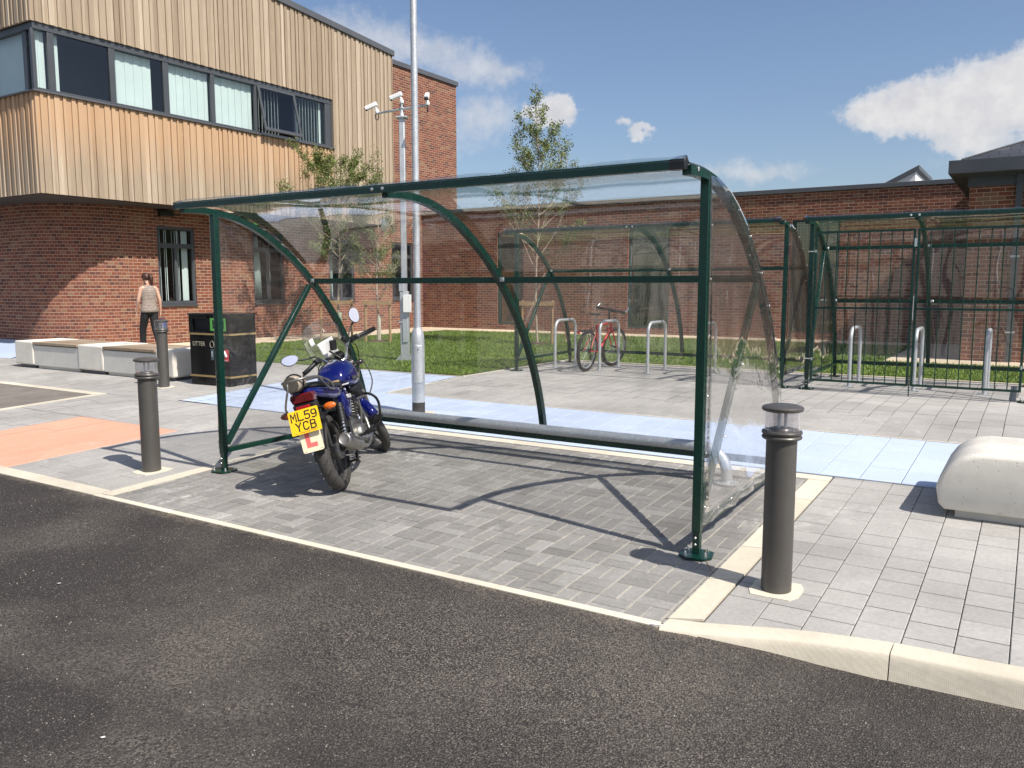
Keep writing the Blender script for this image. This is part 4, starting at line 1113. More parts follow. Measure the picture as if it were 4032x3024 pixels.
# ---------------------------------------------------------------- cycle stands
def hoop(label, x, ya, yb, h=.80, first=[None]):
    if first[0] is None:
        t = thing('cycle_stand', label, 'cycle stand', (x, ya, .40), (0, 0, 0), 'galvanised hoop cycle stands')
        d = yb - ya; r = .15; b = MB()
        pts = [(0, 0, .008), (0, 0, h - r)] + [(0, r - r * cos(a), h - r + r * sin(a)) for a in [radians(q) for q in range(10, 91, 10)]] + [(0, d - r + r * sin(a), h - r + r * cos(a)) for a in [radians(q) for q in range(0, 91, 10)]] + [(0, d, .008)]
        b.tube(pts, .025, 14, up=(1, 0, 0)); b.build('tube', M['galv'], t, smooth=50)
        for yy in (0, d):
            b = MB(); b.box((0, yy, .007), (.15, .10, .010)); f = b.build('foot_plate', M['galv'], t, bevel=.002)
            for sx in (-.055, .055):
                b = MB(); b.lathe([(.009, .012), (.009, .022), (.005, .023), (.005, .038)], (sx, yy, 0), n=8); b.build('stud', M['zinc'], f, smooth=35)
        first[0] = t; return t
    return dup(first[0], loc=(x, ya, .40), label=label)
hoop('leftmost galvanised hoop stand, left of the red bicycle in the shelter behind', -6.82, 12.12, 12.84)
hoop('galvanised hoop stand the red bicycle leans on', -5.98, 12.10, 12.8)
hoop('galvanised hoop stand just right of the red bicycle', -5.13, 12.08, 12.8)
hoop('galvanised hoop stand near the right post of the shelter behind, seen through clear sheet', -4.28, 12.06, 12.8)
hoop('galvanised hoop stand behind the left gate of the gated shelter', -2.12, 11.95, 12.7)
hoop('galvanised hoop stand behind where the two barred gates meet', -1.32, 11.95, 12.7)
hoop('galvanised hoop stand behind the right gate at the photo edge', -.51, 11.98, 12.7)
# ================================================================ BOLLARDS, LAMP, CCTV, BIN, BENCHES
def bollard(label, x, y, rot=0):
    global BOL
    if 'BOL' in globals():
        return dup(BOL, loc=(x, y, gz(y)), rot=(0, 0, rot), label=label)
    t = thing('light_bollard', label, 'bollard', (x, y, gz(y)), (0, 0, rot), 'round light bollards')
    b = MB(); b.lathe([(.0775, .0), (.0775, .80), (.0775, .815)], n=40); b.build('post', M['bollard'], t, smooth=50)
    b = MB(); b.lathe([(.085, .805), (.098, .812), (.101, .820), (.098, .826), (.093, .829), (.093, .833), (.100, .837), (.102, .845), (.099, .852), (.092, .855), (.055, .858), (.050, .866)], n=40); b.build('collar', M['bollard'], t, smooth=35)
    b = MB(); b.lathe([(.0895, .857), (.0895, .955)], n=40); o = b.build('lens', M['lampglass'], t, smooth=50)
    b = MB(); b.lathe([(.088, .952), (.100, .956), (.1045, .963), (.1045, .971), (.098, .978), (.07, .986), (.035, .990), (.002, .991)], n=40); b.build('cap', M['bollard'], t, smooth=40)
    b = MB(); b.cyl((.016, 0, .86), (.016, 0, .955), .0085, n=12); b.cyl((-.016, 0, .86), (-.016, 0, .955), .0085, n=12); b.build('lamp_tube', M['white'], t, smooth=50)
    BOL = t; return t
bollard('nearest round grey light bollard on the right, in front of the shelter post', -1.075, 4.30, .3)
bollard('round grey light bollard left of the shelter beside the orange paving', -6.42, 4.28, 1.0)
bollard('farthest round grey light bollard, in front of the white bench', -10.77, 7.45, .5)

lamp = thing('lamp_column', 'tall galvanised lamp column on the blue paving behind the nearest shelter', 'lamp column', (-6.005, 7.45, gz(7.45)))
b = MB(); b.lathe([(.074, 0), (.074, .34), (.077, .345), (.077, .82), (.074, .90), (.066, .945), (.052, .975), (.043, .995)], n=32); b.build('base', M['galv'], lamp, smooth=40)
b = MB(); b.lathe([(.0745, .0), (.0745, .135)], n=32); b.build('rubber_band', mat('bitumen_band', (.03, .028, .027), .7, fn=varied(.3, 12, .3, 40, dark=(14, .62, .8, (.4, .4, .4)))), lamp, smooth=40)
b = MB(); b.lathe([(.041, .985), (.038, 3.0), (.036, 7.4)], n=24); b.build('shaft', M['galv'], lamp, smooth=50)
R = Matrix.Rotation(radians(-50), 3, 'Z')
b = MB(); pl = []
for zz, hw in ((.36, .05), (.375, .062), (.60, .064), (.785, .062), (.80, .05)): pl.append([R @ Vector((.0790 * cos(a), .0790 * sin(a), zz)) for a in [(-1 + 2 * i / 8) * hw / .079 for i in range(9)]])
b.rings(pl, close=False, caps=False); d = b.build('access_door', M['galv'], lamp, smooth=60, solid=.003)
b = MB(); p = R @ Vector((.081, 0, .75)); b.lathe([(.008, 0), (.008, .003)], p, 'x', 10, R=None); b.build('door_lock', M['blackcap'], lamp)
b = MB(); b.tube([(0, 0, 7.38), (.1, -.1, 7.5), (.35, -.35, 7.52)], .028, 8); b.box((.55, -.55, 7.5), (.62, .26, .1), (0, 0, radians(-45))); b.build('lantern', M['coping'], lamp, bevel=.02)

cct = thing('camera_mast', 'flat sided galvanised camera mast standing on the lawn with three white cameras on top', 'camera mast', (-9.83, 11.83, GL), (0, 0, radians(28)))
b = MB(); b.b2((-.078, -.06, .0), (.078, .06, 1.28)); b.build('lower_mast', M['galv'], cct, bevel=.008)
b = MB(); b.b2((-.050, -.042, 1.28), (.050, .042, 4.36)); b.build('upper_mast', M['galv'], cct, bevel=.012)
b = MB(); b.b2((-.105, -.08, 1.02 - .32), (-.02, .08, 1.05 - .32)); b.b2((-.09, -.07, 1.28), (.0, .07, 1.50)); b.b2((-.105, -.085, 4.36), (.105, .085, 4.385)); b.build('collar', M['galv'], cct, bevel=.004)
b = MB(); b.b2((.0, -.155, .90), (.14, -.055, 1.22)); b.build('control_box', M['white'], cct, bevel=.006)
b = MB(); b.b2((-.03, -.085, .35), (.07, -.066, .80)); b.build('mast_door', M['galv'], cct, bevel=.006)
b = MB()
for sx, sy in ((-1, -1), (1, -1), (1, 1), (-1, 1)): b.prism([(sx * .08, 0), (sx * .19, 0), (sx * .08, .12)], .012, 'xz', sy * .06)
b.b2((-.2, -.13, -.01), (.2, .13, .008)); b.build('mast_foot', M['galv'], cct)
b = MB(); b.lathe([(.04, 4.385), (.05, 4.40), (.032, 4.46), (.032, 4.52), (.05, 4.53), (.05, 4.545), (.02, 4.55), (.02, 4.62)], n=16); b.build('mast_head', M['galv'], cct, smooth=40)
AR = Euler((0, 0, radians(-25))).to_matrix()
b = MB(); e0, e1 = AR @ Vector((-.56, 0, 4.50)), AR @ Vector((.56, 0, 4.53)); b.cyl(e0, e1, .021, n=12); b.build('cross_arm', M['galv'], cct, smooth=50)
def camera_unit(p, yaw, pitch, label):
    t = thing('security_camera', label, 'security camera', p, (0, 0, yaw), 'cameras on the mast')
    t.scale = (.78, .78, .78)
    R = Euler((0, pitch, 0)).to_matrix(); c = Vector((.12, 0, .17))
    b = MB(); b.lathe([(.045, .0), (.05, .01), (.05, .06), (.035, .075), (.03, .10)], n=20); b.build('base', M['white'], t, smooth=40)
    b = MB(); b.tube([(0, 0, .09), (.03, 0, .13), (.08, 0, .16)], .022, 10); b.build('arm', M['white'], t, smooth=50)
    b = MB(xf=lambda q: c + R @ Vector(q)); b.rings([[(x, y * k, z * k) for y, z in ((-.05, -.035), (-.05, .03), (-.035, .05), (.035, .05), (.05, .03), (.05, -.035), (.03, -.048), (-.03, -.048))] for x, k in ((-.13, .85), (-.12, 1), (.16, 1), (.165, .9))]); b.build('housing', M['white'], t, bevel=.005)
    b = MB(xf=lambda q: c + R @ Vector(q)); b.rings([[(x, y, z) for y, z in ((-.046, -.042), (-.046, .012), (.046, .012), (.046, -.042), (.03, -.05), (-.03, -.05))] for x in (.13, .172)]); b.build('lens_window', M['blackcap'], t)
    b = MB(); b.tube([(0, 0, .0)] + [(-.0 + .045 * sin(a), .0, -.075 + .075 * cos(a)) for a in [radians(q) for q in range(0, 361, 24)]], .011, 8); b.build('cable_loop', M['blackcap'], t, smooth=60)
    return t
mastM = Matrix.Translation((-9.83, 11.83, GL)) @ Euler((0, 0, radians(28))).to_matrix().to_4x4()
pa, pb, pc = mastM @ e0, mastM @ e1, mastM @ Vector((0, 0, 4.62))
camera_unit(pa, radians(205), radians(22), 'white camera on the left end of the mast arm, pointing left and down')
camera_unit(pb, radians(-58), radians(25), 'white camera on the right end of the mast arm, black lens towards the viewer')
camera_unit(pc, radians(200), radians(20), 'white camera in the middle on top of the mast, half behind the lamp column')

# litter bin
bn = thing('litter_bin', 'black double litter and recycling bin with two gold bands standing by the white bench', 'litter bin', (-10.24, 8.10, gz(8.1)), (0, 0, radians(3)))
w2, d2 = .42, .25
b = MB(); b.b2((-w2, -d2, .0), (w2, d2, .74)); b.build('cabinet', M['binblack'], bn, bevel=.006)
b = MB()   # hood with two throats
b.b2((-w2 - .004, -d2 + .05, .742), (w2 + .004, d2, 1.03)); b.b2((-w2 - .004, -d2 - .004, .742), (-w2 + .07, -d2 + .05, 1.03)); b.b2((-.03, -d2 - .004, .742), (.03, -d2 + .05, 1.03)); b.b2((w2 - .05, -d2 - .004, .742), (w2 + .004, -d2 + .05, 1.03))
b.b2((-w2 + .07, -d2 - .004, .97), (w2 - .05, -d2 + .05, 1.03)); b.b2((-w2 + .07, -d2 - .004, .742), (w2 - .05, -d2 + .05, .79))
b.build('hood', M['binblack'], bn, bevel=.004)
b = MB(); b.b2((-w2 + .0, -d2 + .046, .79), (w2 - .0, -d2 + .049, .97)); b.build('throat', M['room'], bn)
b = MB(); b.b2((-w2 - .02, -d2 - .02, 1.03), (w2 + .02, d2 + .02, 1.05)); b.build('lid', M['binblack'], bn, bevel=.006)
for z in (.735, .115):
    b = MB()
    for lo, hi in (((-w2 - .007, -d2 - .009, z), (w2 + .007, -d2 - .005, z + .028)), ((w2 + .005, -d2 - .005, z), (w2 + .009, d2, z + .028)), ((-w2 - .009, -d2 - .005, z), (-w2 - .005, d2, z + .028))): b.b2(lo, hi)
    b.build('gold_band', M['gold'], bn)
b = MB(); gq = M['gframe'] = mat('recycling_green', (.09, .36, .07), .5, fn=varied(.06, 8))
for lo, hi in (((.045, -d2 - .012, .80), (.085, -d2 - .005, .985)), ((.085, -d2 - .012, .955), (.36, -d2 - .005, .985)), ((.085, -d2 - .012, .80), (.36, -d2 - .005, .83)), ((.33, -d2 - .012, .83), (.36, -d2 - .005, .955))): b.b2(lo, hi)
b.build('green_slot_frame', gq, bn)
gl = mat('gold_lettering', (.33, .30, .23), .5, fn=varied(.05, 8)); wl = mat('white_print', (.75, .75, .75), .5, fn=varied(.03, 8)); rd = mat('red_sticker', (.62, .045, .06), .45, fn=varied(.05, 8))
text_mesh('LITTER', .092, gl, 'lettering', bn, (-.225, -d2 - .002, .60), (pi / 2, 0, 0), xs=.95, bold=.0012)
text_mesh('recycle', .07, gl, 'lettering', bn, (.21, -d2 - .002, .59), (pi / 2, 0, 0))
b = MB(); b.tube([(.055 + .04 * cos(a), -d2 - .003, .60 + .05 * sin(a)) for a in [radians(q) for q in range(0, 360, 20)]], .0035, 6, closed=True); b.build('round_emblem', gl, bn)
b = MB(); b.b2((.275, -d2 - .004, .36), (.395, -d2 - .001, .53)); st_ = b.build('red_sticker', rd, bn)
b = MB(); b.tube([(.310, -d2 - .006, .505), (.355, -d2 - .006, .425)], .017, 10); b.build('bottle_symbol', wl, st_)
text_mesh('PLASTIC', .022, wl, 'lettering', st_, (.335, -d2 - .005, .375), (pi / 2, 0, 0))
b = MB(); b.b2((.03, -d2 - .004, .37), (.09, -d2 - .001, .53)); st_ = b.build('paper_sticker', mat('dark_sticker', (.05, .09, .11), .5, fn=varied(.05, 8)), bn)
text_mesh('PAPER', .03, wl, 'lettering', st_, (.055, -d2 - .005, .46), Matrix.Rotation(pi / 2, 3, 'X') @ Matrix.Rotation(pi / 2, 3, 'Z'))

# bench run: three cast planter blocks with two timber topped seats between
def rbox(b, lo, hi, r=.03, tone=None): b.b2(lo, hi, tone)
BY0, BY1, BZ = 7.85, 8.72, .48
def planter_block(label, x0, x1):
    t = thing('planter_block', label, 'planter', (x0, BY0, gz(BY0)), (0, 0, 0), 'white concrete planter blocks of the bench')
    W_, D_ = x1 - x0, BY1 - BY0
    b = MB()
    o_ = [(0, 0), (W_, 0), (W_, D_), (0, D_)]; e = .10; i_ = [(e, e), (W_ - e, e), (W_ - e, D_ - e), (e, D_ - e)]
    b.rings([[(*p, .06) for p in o_], [(*p, BZ) for p in o_], [(*p, BZ) for p in i_], [(*p, .12) for p in i_]], tone=.5)
    b.build('block', M['concrete'], t, bevel=.028, segs=4)
    b = MB(); b.b2((e, e, .10), (W_ - e, D_ - e, .40)); b.build('soil', M['soil'], t)
    b = MB(); b.b2((.06, .07, .005), (W_ - .06, D_ - .05, .07)); b.build('plinth', M['coping'], t)
def seat_block(label, x0, x1):
    t = thing('bench_seat', label, 'bench', (x0, BY0, gz(BY0)), (0, 0, 0), 'timber topped concrete seats')
    W_, D_ = x1 - x0, BY1 - BY0
    b = MB(); b.b2((.003, .015, .055), (W_ - .003, D_ - .015, .415)); b.build('seat_body', M['concrete2'], t, bevel=.012, segs=3)
    b = MB(); b.b2((.05, .06, .005), (W_ - .05, D_ - .05, .07)); b.build('plinth', M['concrete2'], t)
    b = MB(); n = 6; r = random.Random(int(x0 * 10))
    for k in range(n): b.b2((.004, -.005 + k * (D_ + .01) / n, .428), (W_ - .004, -.005 + (k + 1) * (D_ + .01) / n - .006, .474), min(1, max(0, r.gauss(.5, .25))))
    b.build('slatted_top', M['benchwood'], t, bevel=.005)
planter_block('leftmost white concrete planter block of the long bench', -15.70, -15.09)
seat_block('left timber topped concrete seat between two white planter blocks', -15.085, -13.68)
planter_block('middle white concrete planter block of the long bench', -13.675, -12.95)
seat_block('right timber topped concrete seat behind the farthest bollard', -12.945, -11.55)
planter_block('rightmost white concrete planter block beside the black bin', -11.545, -11.10)
# rounded cast block at the right edge
t = thing('rounded_planter', 'large rounded white cast concrete block on the paving at the right edge', 'planter', (-.50, 6.03, gz(6.03)))
b = MB(); pr = [(.055, .055), (.02, .09), (.0, .20), (.022, .28), (.065, .35), (.13, .405), (.20, .435), (.28, .445), (2.2, .445), (2.25, .40), (2.25, .055)]
pr = [Vector(p) for p in pr]
cc = []
for p in pr: cc.append(p)
e = .03
def ins(P, k): # shrink outline a little for the rounded front and back edges
    c0 = Vector((1.1, .22)); return [c0 + Vector(((p.x - c0.x) * (1 - k / 1.1), (p.y - c0.y) * (1 - k / .25))) for p in P]
rr = []
for y_, k in ((0, .030), (.006, .012), (.022, .002), (.035, .0), (.82, .0), (.85, .01), (.86, .03)):
    rr.append([(p.x, y_, p.y) for p in ins(pr, k)])
b.rings(rr); b.build('block', M['concrete'], t, smooth=40)
b = MB(); b.b2((.12, .06, .003), (2.15, .8, .07)); b.build('plinth', M['concrete2'], t)
# thin twine tied to the base plate, trailing to the kerb
b = MB(); b.tube([(-1.555, 4.60, .235), (-1.555, 4.57, .205), (-1.53, 4.52, .187), (-1.50, 4.46, .182), (-1.462, 4.40, .180), (-1.425, 4.345, .178)], .0018, 5)
o = b.build('twine', M['stake']); tag(o, 'thin pale twine trailing from the right base plate of the nearest shelter', 'string')
# ================================================================ TREES
def tree(name, label, x, y, H, first, spread, seed, nleaf, lean=(0, 0), leaf=.034, cone=True, tr=.028, cluster=.09):
    t = thing(name, label, 'tree', (x, y, GL), (0, 0, 0), 'young birches on the lawn')
    r = random.Random(seed); b = MB(); tips = []
    def limb(p, d, L, r0, lvl):
        n = 6 if lvl < 2 else 4; pts = [Vector(p)]; dd = Vector(d).normalized()
        for i in range(n):
            dd = (dd + Vector((r.gauss(0, .07), r.gauss(0, .07), .09 if lvl else 0))).normalized()
            pts.append(pts[-1] + dd * L / n)
        rad = [max(.0016, r0 * (1 - .85 * i / n)) for i in range(n + 1)]
        b.tube(pts, rad, 7 if lvl == 0 else 4, caps=False)
        for i, q in enumerate(pts[1:]):
            if lvl >= 1: tips.append((q, (i + 1) / n))
            if i: tips.append(((pts[i] + q) / 2, i / n)) if lvl >= 1 else None
        if lvl < 3 and L > .22:
            k = 5 if lvl == 1 else 3
            for j in range(k):
                f = r.uniform(.3, .95); i = min(n - 1, int(f * n)); q = pts[i] + (pts[i + 1] - pts[i]) * (f * n - i)
                a = r.random() * 2 * pi; side = Vector((cos(a), sin(a), r.uniform(-.1, .3)))
                limb(q, (dd * 1.1 + side * .75), L * r.uniform(.28, .48), r0 * .45, lvl + 1)
    # leader
    N = 16; lead = []
    for i in range(N + 1):
        f = i / N
        lead.append(Vector((lean[0] * f + .03 * sin(f * 9 + seed), lean[1] * f + .03 * cos(f * 7 + seed), H * f)))
    b.tube(lead, [max(.003, tr * (1 - .88 * i / N)) for i in range(N + 1)], 10, caps=False)
    nb = int((H - first) / .125)
    for i in range(nb):
        z = first + (H - first) * (i + r.random() * .7) / nb * .97
        f = z / H; k = min(N - 1, int(f * N)); q = lead[k] + (lead[k + 1] - lead[k]) * (f * N - k)
        g = (z - first) / (H - first)
        L = spread * ((1 - g) ** 1.05 if cone else (sin(pi * min(1, g * .75 + .22))) ** .8 * (1.0 if g < .8 else .8)) * r.uniform(.7, 1.1) + .10
        a = i * 2.4 + r.uniform(-.4, .4); up = r.uniform(.55, .95) if cone else r.uniform(.35, .9)
        limb(q, (cos(a), sin(a), up), L, .010 * (1 - .6 * g) + .003, 1)
    tips += [(Vector(p), .9) for p in lead[int(N * .75):]] * 3
    tk = b.build('trunk', M['bark'] if True else M['twig'], t, smooth=60)
    c = MB()
    for i in range(nleaf):
        p, f = tips[r.randrange(len(tips))]
        p = p + Vector((r.gauss(0, cluster * .5), r.gauss(0, cluster * .5), r.gauss(0, cluster * .5) - .01))
        s = leaf * r.uniform(.6, 1.2); u = Vector((r.gauss(0, 1), r.gauss(0, 1), r.gauss(0, .6))).normalized(); v = u.cross(Vector((r.gauss(0, 1), r.gauss(0, 1), r.gauss(0, 1)))).normalized()
        m_ = p + u * s * .45
        c.poly([p, m_ + v * s * .42, p + u * s, m_ - v * s * .42], min(1, max(0, r.gauss(.5, .22))))
    c.build('crown', M['leaf'], t, fixn=False)
    return t
def stakes(label, x, y, ang, w_=.62, h=1.05):
    t = thing('tree_stakes', label, 'tree stakes', (x, y, GL), (0, 0, ang), 'timber stake frames round the young trees')
    for s in (-1, 1):
        b = MB(); b.cyl((s * w_ / 2, 0, -.02), (s * w_ / 2 + .01, 0, h), .033, .031, n=10); b.build('stake', M['stake'], t, smooth=60)
    b = MB(); b.box((0, -.045, h - .08), (w_ + .12, .025, .10)); b.build('cross_rail', M['stake'], t, bevel=.003)
    b = MB(); b.box((0, -.01, h - .08), (.05, .09, .06)); b.build('tie', M['blackcap'], t)
    return t
T1 = tree('birch_tree', 'bushy young birch with a green trunk guard, leftmost of the lawn trees', -14.95, 15.42, 4.45, 1.5, 1.45, 3, 24000, (.0, 0), cone=False, leaf=.040, tr=.034)
b = MB(); b.lathe([(.055, 0), (.055, .72), (.048, .72), (.048, .01)], n=16); b.build('trunk_guard', mat('pale_green_guard', (.42, .50, .36), .6, fn=varied(.08, 5)), T1, smooth=50)
T2 = tree('birch_tree', 'young birch with a pale wrapped trunk left of the camera mast', -13.80, 15.60, 4.75, .95, .95, 8, 7500, (.0, 0), cone=True, leaf=.036)
b = MB(); b.lathe([(.050, 0), (.050, .62), (.045, .64)], n=14); b.build('trunk_guard', mat('pale_guard', (.46, .47, .38), .7, fn=varied(.15, 12)), T2, smooth=50)
T3 = tree('birch_tree', 'tall conical young birch rising above the shelter beam against the sky', -9.99, 16.88, 5.95, 1.6, 1.95, 15, 14000, (0, 0), cone=True, leaf=.040)
stakes('timber stake frame round the leftmost tree on the lawn', -15.0, 15.35, radians(28), .80)
stakes('timber stake frame round the pale wrapped birch beside the camera mast', -13.75, 15.5, radians(25), .62)
stakes('timber stake frame round the tall conical birch behind the cycle shelter', -9.95, 16.80, radians(20), .72)
for i, (x, y) in enumerate(((-14.95, 15.42), (-13.80, 15.60), (-9.99, 16.88))):
    b = MB(); r = random.Random(i)
    pts = [(x + .30 * cos(a) * r.uniform(.85, 1.15), y + .30 * sin(a) * r.uniform(.85, 1.15)) for a in [k * pi / 8 for k in range(16)]]
    b.rings([[(p, q, GL + .012) for p, q in pts], [(x + (p - x) * .6, y + (q - y) * .6, GL + .05) for p, q in pts]])
    tag(b.build('mulch_bed', M['soil']), kind='structure')

# ================================================================ PERSON
def skinned(name, m, parent, nodes, edges, sub=2, root=0):
    me = bpy.data.meshes.new(name); keys = list(nodes)
    me.from_pydata([nodes[k][0] for k in keys], [(keys.index(a), keys.index(c)) for a, c in edges], [])
    o = bpy.data.objects.new(name, me); COL.objects.link(o); o.parent = parent
    md = o.modifiers.new('skin', 'SKIN'); md.use_smooth_shade = True; md.branch_smoothing = .6
    sv = me.skin_vertices[0].data
    for i, k in enumerate(keys):
        rr = nodes[k][1]; sv[i].radius = rr if isinstance(rr, tuple) else (rr, rr); sv[i].use_root = (i == root)
    sm_ = o.modifiers.new('sub', 'SUBSURF'); sm_.levels = sub; sm_.render_levels = sub
    me.materials.append(m); return o
skin = mat('skin', (.60, .36, .26), .55, fn=varied(.06, 20), Subsurface_Weight=.05)
hairm = mat('auburn_hair', (.050, .018, .010), .5, fn=varied(.35, 30))
trous = mat('black_trousers', (.010, .010, .012), .8, fn=varied(.3, 20))
def top_fn(t, p):
    w_ = t.new('ShaderNodeTexWave', wave_type='RINGS'); t.put(w_, 'Vector', t.coord()); t.put(w_, 'Scale', 9); t.put(w_, 'Distortion', 9); t.put(w_, 'Detail', 3); t.put(w_, 'Detail Scale', 2.2)
    t.put(p, 'Base Color', t.ramp(w_.outputs[0], ((.25, (.20, .155, .125)), (.6, (.26, .21, .175)), (.85, (.34, .285, .25)))))
topm = mat('patterned_taupe_top', rough=.8, fn=top_fn)
# local frame: +y is the way she walks; x to her right
pp = thing('person', 'person with auburn ponytail, patterned sleeveless top and black trousers walking away with a blue bag', 'person', (-15.77, 10.65, GL), (0, 0, radians(76)))
pp.scale = (.94, .94, 1.0)
N_ = {'pel': ((0, 0, .90), (.145, .10)), 'wai': ((0, .01, 1.04), (.125, .088)), 'che': ((0, .01, 1.22), (.150, .098)), 'shc': ((0, 0, 1.345), (.120, .075)), 'nek': ((0, .012, 1.405), .047), 'nk2': ((-.004, .035, 1.455), .046),
      'he1': ((-.012, .055, 1.50), (.062, .078)), 'he2': ((-.018, .065, 1.56), (.074, .090)), 'he3': ((-.020, .055, 1.612), (.055, .068)),
      'sl': ((-.165, -.005, 1.335), .052), 'el': ((-.225, .02, 1.075), .037), 'wl': ((-.230, .135, .875), .025), 'hl': ((-.220, .165, .825), (.034, .019)),
      'sr': ((.165, 0, 1.335), .052), 'er': ((.235, -.02, 1.075), .037), 'wr': ((.255, .03, .855), .025), 'hr': ((.255, .04, .80), (.032, .019)),
      'hpl': ((-.085, 0, .83), .070), 'knl': ((-.100, .17, .475), .058), 'anl': ((-.10, .20, .085), .037), 'tol': ((-.10, .32, .035), .032),
      'hpr': ((.085, 0, .83), .070), 'knr': ((.095, -.04, .475), .058), 'anr': ((.09, -.30, .12), .037), 'tor': ((.09, -.22, .035), .032)}
E_ = [('pel', 'wai'), ('wai', 'che'), ('che', 'shc'), ('shc', 'nek'), ('nek', 'nk2'), ('nk2', 'he1'), ('he1', 'he2'), ('he2', 'he3'), ('shc', 'sl'), ('sl', 'el'), ('el', 'wl'), ('wl', 'hl'), ('shc', 'sr'), ('sr', 'er'), ('er', 'wr'), ('wr', 'hr'),
      ('pel', 'hpl'), ('hpl', 'knl'), ('knl', 'anl'), ('anl', 'tol'), ('pel', 'hpr'), ('hpr', 'knr'), ('knr', 'anr'), ('anr', 'tor')]
for s, hx in (('l', -.220), ('r', .255)):
    hy = .165 if s == 'l' else .04; sg = -1 if s == 'l' else 1
    for k, (dx, L, dz_) in enumerate(((-.024, .070, 0), (-.009, .080, .003), (.007, .076, .002), (.021, .060, 0))):
        N_[f'f{s}{k}a'] = ((hx + dx * .4, hy + dx * .9, .800 if s == 'l' else .775), .0085); N_[f'f{s}{k}b'] = ((hx + dx * .35, hy + dx * 1.1 + .008, (.800 if s == 'l' else .775) - L * .5), .0080); N_[f'f{s}{k}c'] = ((hx - sg * .006, hy + dx * 1.1 + .004, (.800 if s == 'l' else .775) - L), .0065)
        E_ += [('h' + s, f'f{s}{k}a'), (f'f{s}{k}a', f'f{s}{k}b'), (f'f{s}{k}b', f'f{s}{k}c')]
    N_[f't{s}a'] = ((hx - sg * .012, hy + .040, .825 if s == 'l' else .80), .0095); N_[f't{s}b'] = ((hx - sg * .018, hy + .050, .79 if s == 'l' else .765), .0080)
    E_ += [('h' + s, f't{s}a'), (f't{s}a', f't{s}b')]
body = skinned('body', skin, pp, N_, E_, 2)
# features
b = MB()
hd = Vector((-.020, .062, 1.548)); RZ = Matrix.Rotation(radians(26), 3, 'Z') @ Matrix.Rotation(radians(-28), 3, 'X')     # head turned left and down
f = lambda p: hd + RZ @ Vector(p)
b.rings([[f((-.010, .078, .012)), f((.010, .078, .012)), f((0, .082, .02))], [f((-.015, .088, -.022)), f((.015, .088, -.022)), f((0, .108, -.018))]]); b.build('nose', skin, pp, smooth=60)
for sx in (-1, 1):
    b = MB(); b.lathe([(.001, -.006), (.014, -.004), (.017, .0), (.012, .006), (.001, .004)], f((sx * .076, -.005, .0)), 'x', 10); b.build('ear', skin, pp, smooth=60)
    b = MB(); b.lathe([(.001, -.012), (.011, -.006), (.013, 0), (.011, .006), (.001, .012)], f((sx * .030, .072, .022)), 'z', 10); b.build('eye', M['white'], pp, smooth=60)
b = MB(); b.tube([f((-.022, .082, -.048)), f((0, .090, -.050)), f((.022, .082, -.048))], [.003, .006, .003], 6); b.build('mouth', mat('lips', (.45, .16, .13), .5, fn=varied(.1, 20)), pp, smooth=60)
# hair: cap plus ponytail
b = MB(); rr = []
for k in range(9):
    ph = -1.15 + k * (2.65) / 8; row = []
    for j in range(16):
        a = 2 * pi * j / 16; q = Vector((.090 * cos(ph) * cos(a), .102 * cos(ph) * sin(a) - .008, .098 * sin(ph) + .012))
        if q.y > .045 and q.z < .052: q.y = .045 + (q.y - .045) * .2
        if abs(q.x) > .05 and q.z < -.02 and q.y > -.02: q.x *= .8
        row.append(f(q))
    rr.append(row)
b.rings(rr); b.build('hair', hairm, pp, smooth=80)
b = MB(); s0 = f((0, -.105, .015)); b.tube([s0, s0 + Vector((.02, -.035, .0)), s0 + Vector((.03, -.055, -.07)), s0 + Vector((.035, -.04, -.15)), s0 + Vector((.045, -.03, -.215)), s0 + Vector((.05, -.028, -.25))], [.022, .036, .044, .036, .022, .004], 10); b.build('ponytail', hairm, pp, smooth=70)
b = MB()
def ring(z, rx, ry, cx=0, cy=0, n=20): return [(cx + rx * cos(2 * pi * i / n), cy + ry * sin(2 * pi * i / n), z) for i in range(n)]
b.rings([ring(.83, .195, .135, 0, 0), ring(.88, .192, .132), ring(.96, .170, .118), ring(1.05, .155, .106, 0, .01), ring(1.15, .166, .113, 0, .012), ring(1.25, .172, .116, 0, .01), ring(1.32, .165, .095, 0, .004), ring(1.365, .140, .072, 0, 0), ring(1.385, .095, .058, 0, .0), ring(1.392, .070, .050, 0, .004)], caps=False)
b.build('sleeveless_top', topm, pp, smooth=80, solid=.004)
def leg(sx, kn, an):
    b = MB(); h = Vector((sx * .085, 0, .84)); pts = [h + Vector((0, 0, .08)), h, h + (kn - h) * .5, kn, kn + (an - kn) * .5, an + Vector((0, 0, .0))]
    b.tube(pts, [.080, .098, .088, .074, .066, .066], 16, up=(0, 1, 0)); return b
b = leg(-1, Vector((-.100, .17, .475)), Vector((-.10, .20, .07))); tr_ = b.build('trousers', trous, pp, smooth=80)
b = leg(1, Vector((.095, -.04, .475)), Vector((.09, -.30, .12))); b.rings([ring(.765, .10, .08), ring(.80, .155, .115), ring(.86, .160, .118), ring(.91, .150, .108)]); b.build('trousers', trous, pp, smooth=80)
for nm, c0 in (('l', (-.10, .25, .03)), ('r', (.09, -.25, .04))):
    b = MB(); b.rings([[(c0[0] + x, c0[1] + y, c0[2] + z - .025) for x, y, z in ((-.04, -.09, 0), (.04, -.09, 0), (.045, .06, 0), (.02, .13, 0), (-.02, .13, 0), (-.045, .06, 0))], [(c0[0] + x, c0[1] + y, c0[2] + z) for x, y, z in ((-.035, -.085, .05), (.035, -.085, .05), (.035, .05, .035), (.015, .115, .015), (-.015, .115, .015), (-.035, .05, .035))]]); b.build('shoe', trous, pp, bevel=.01)
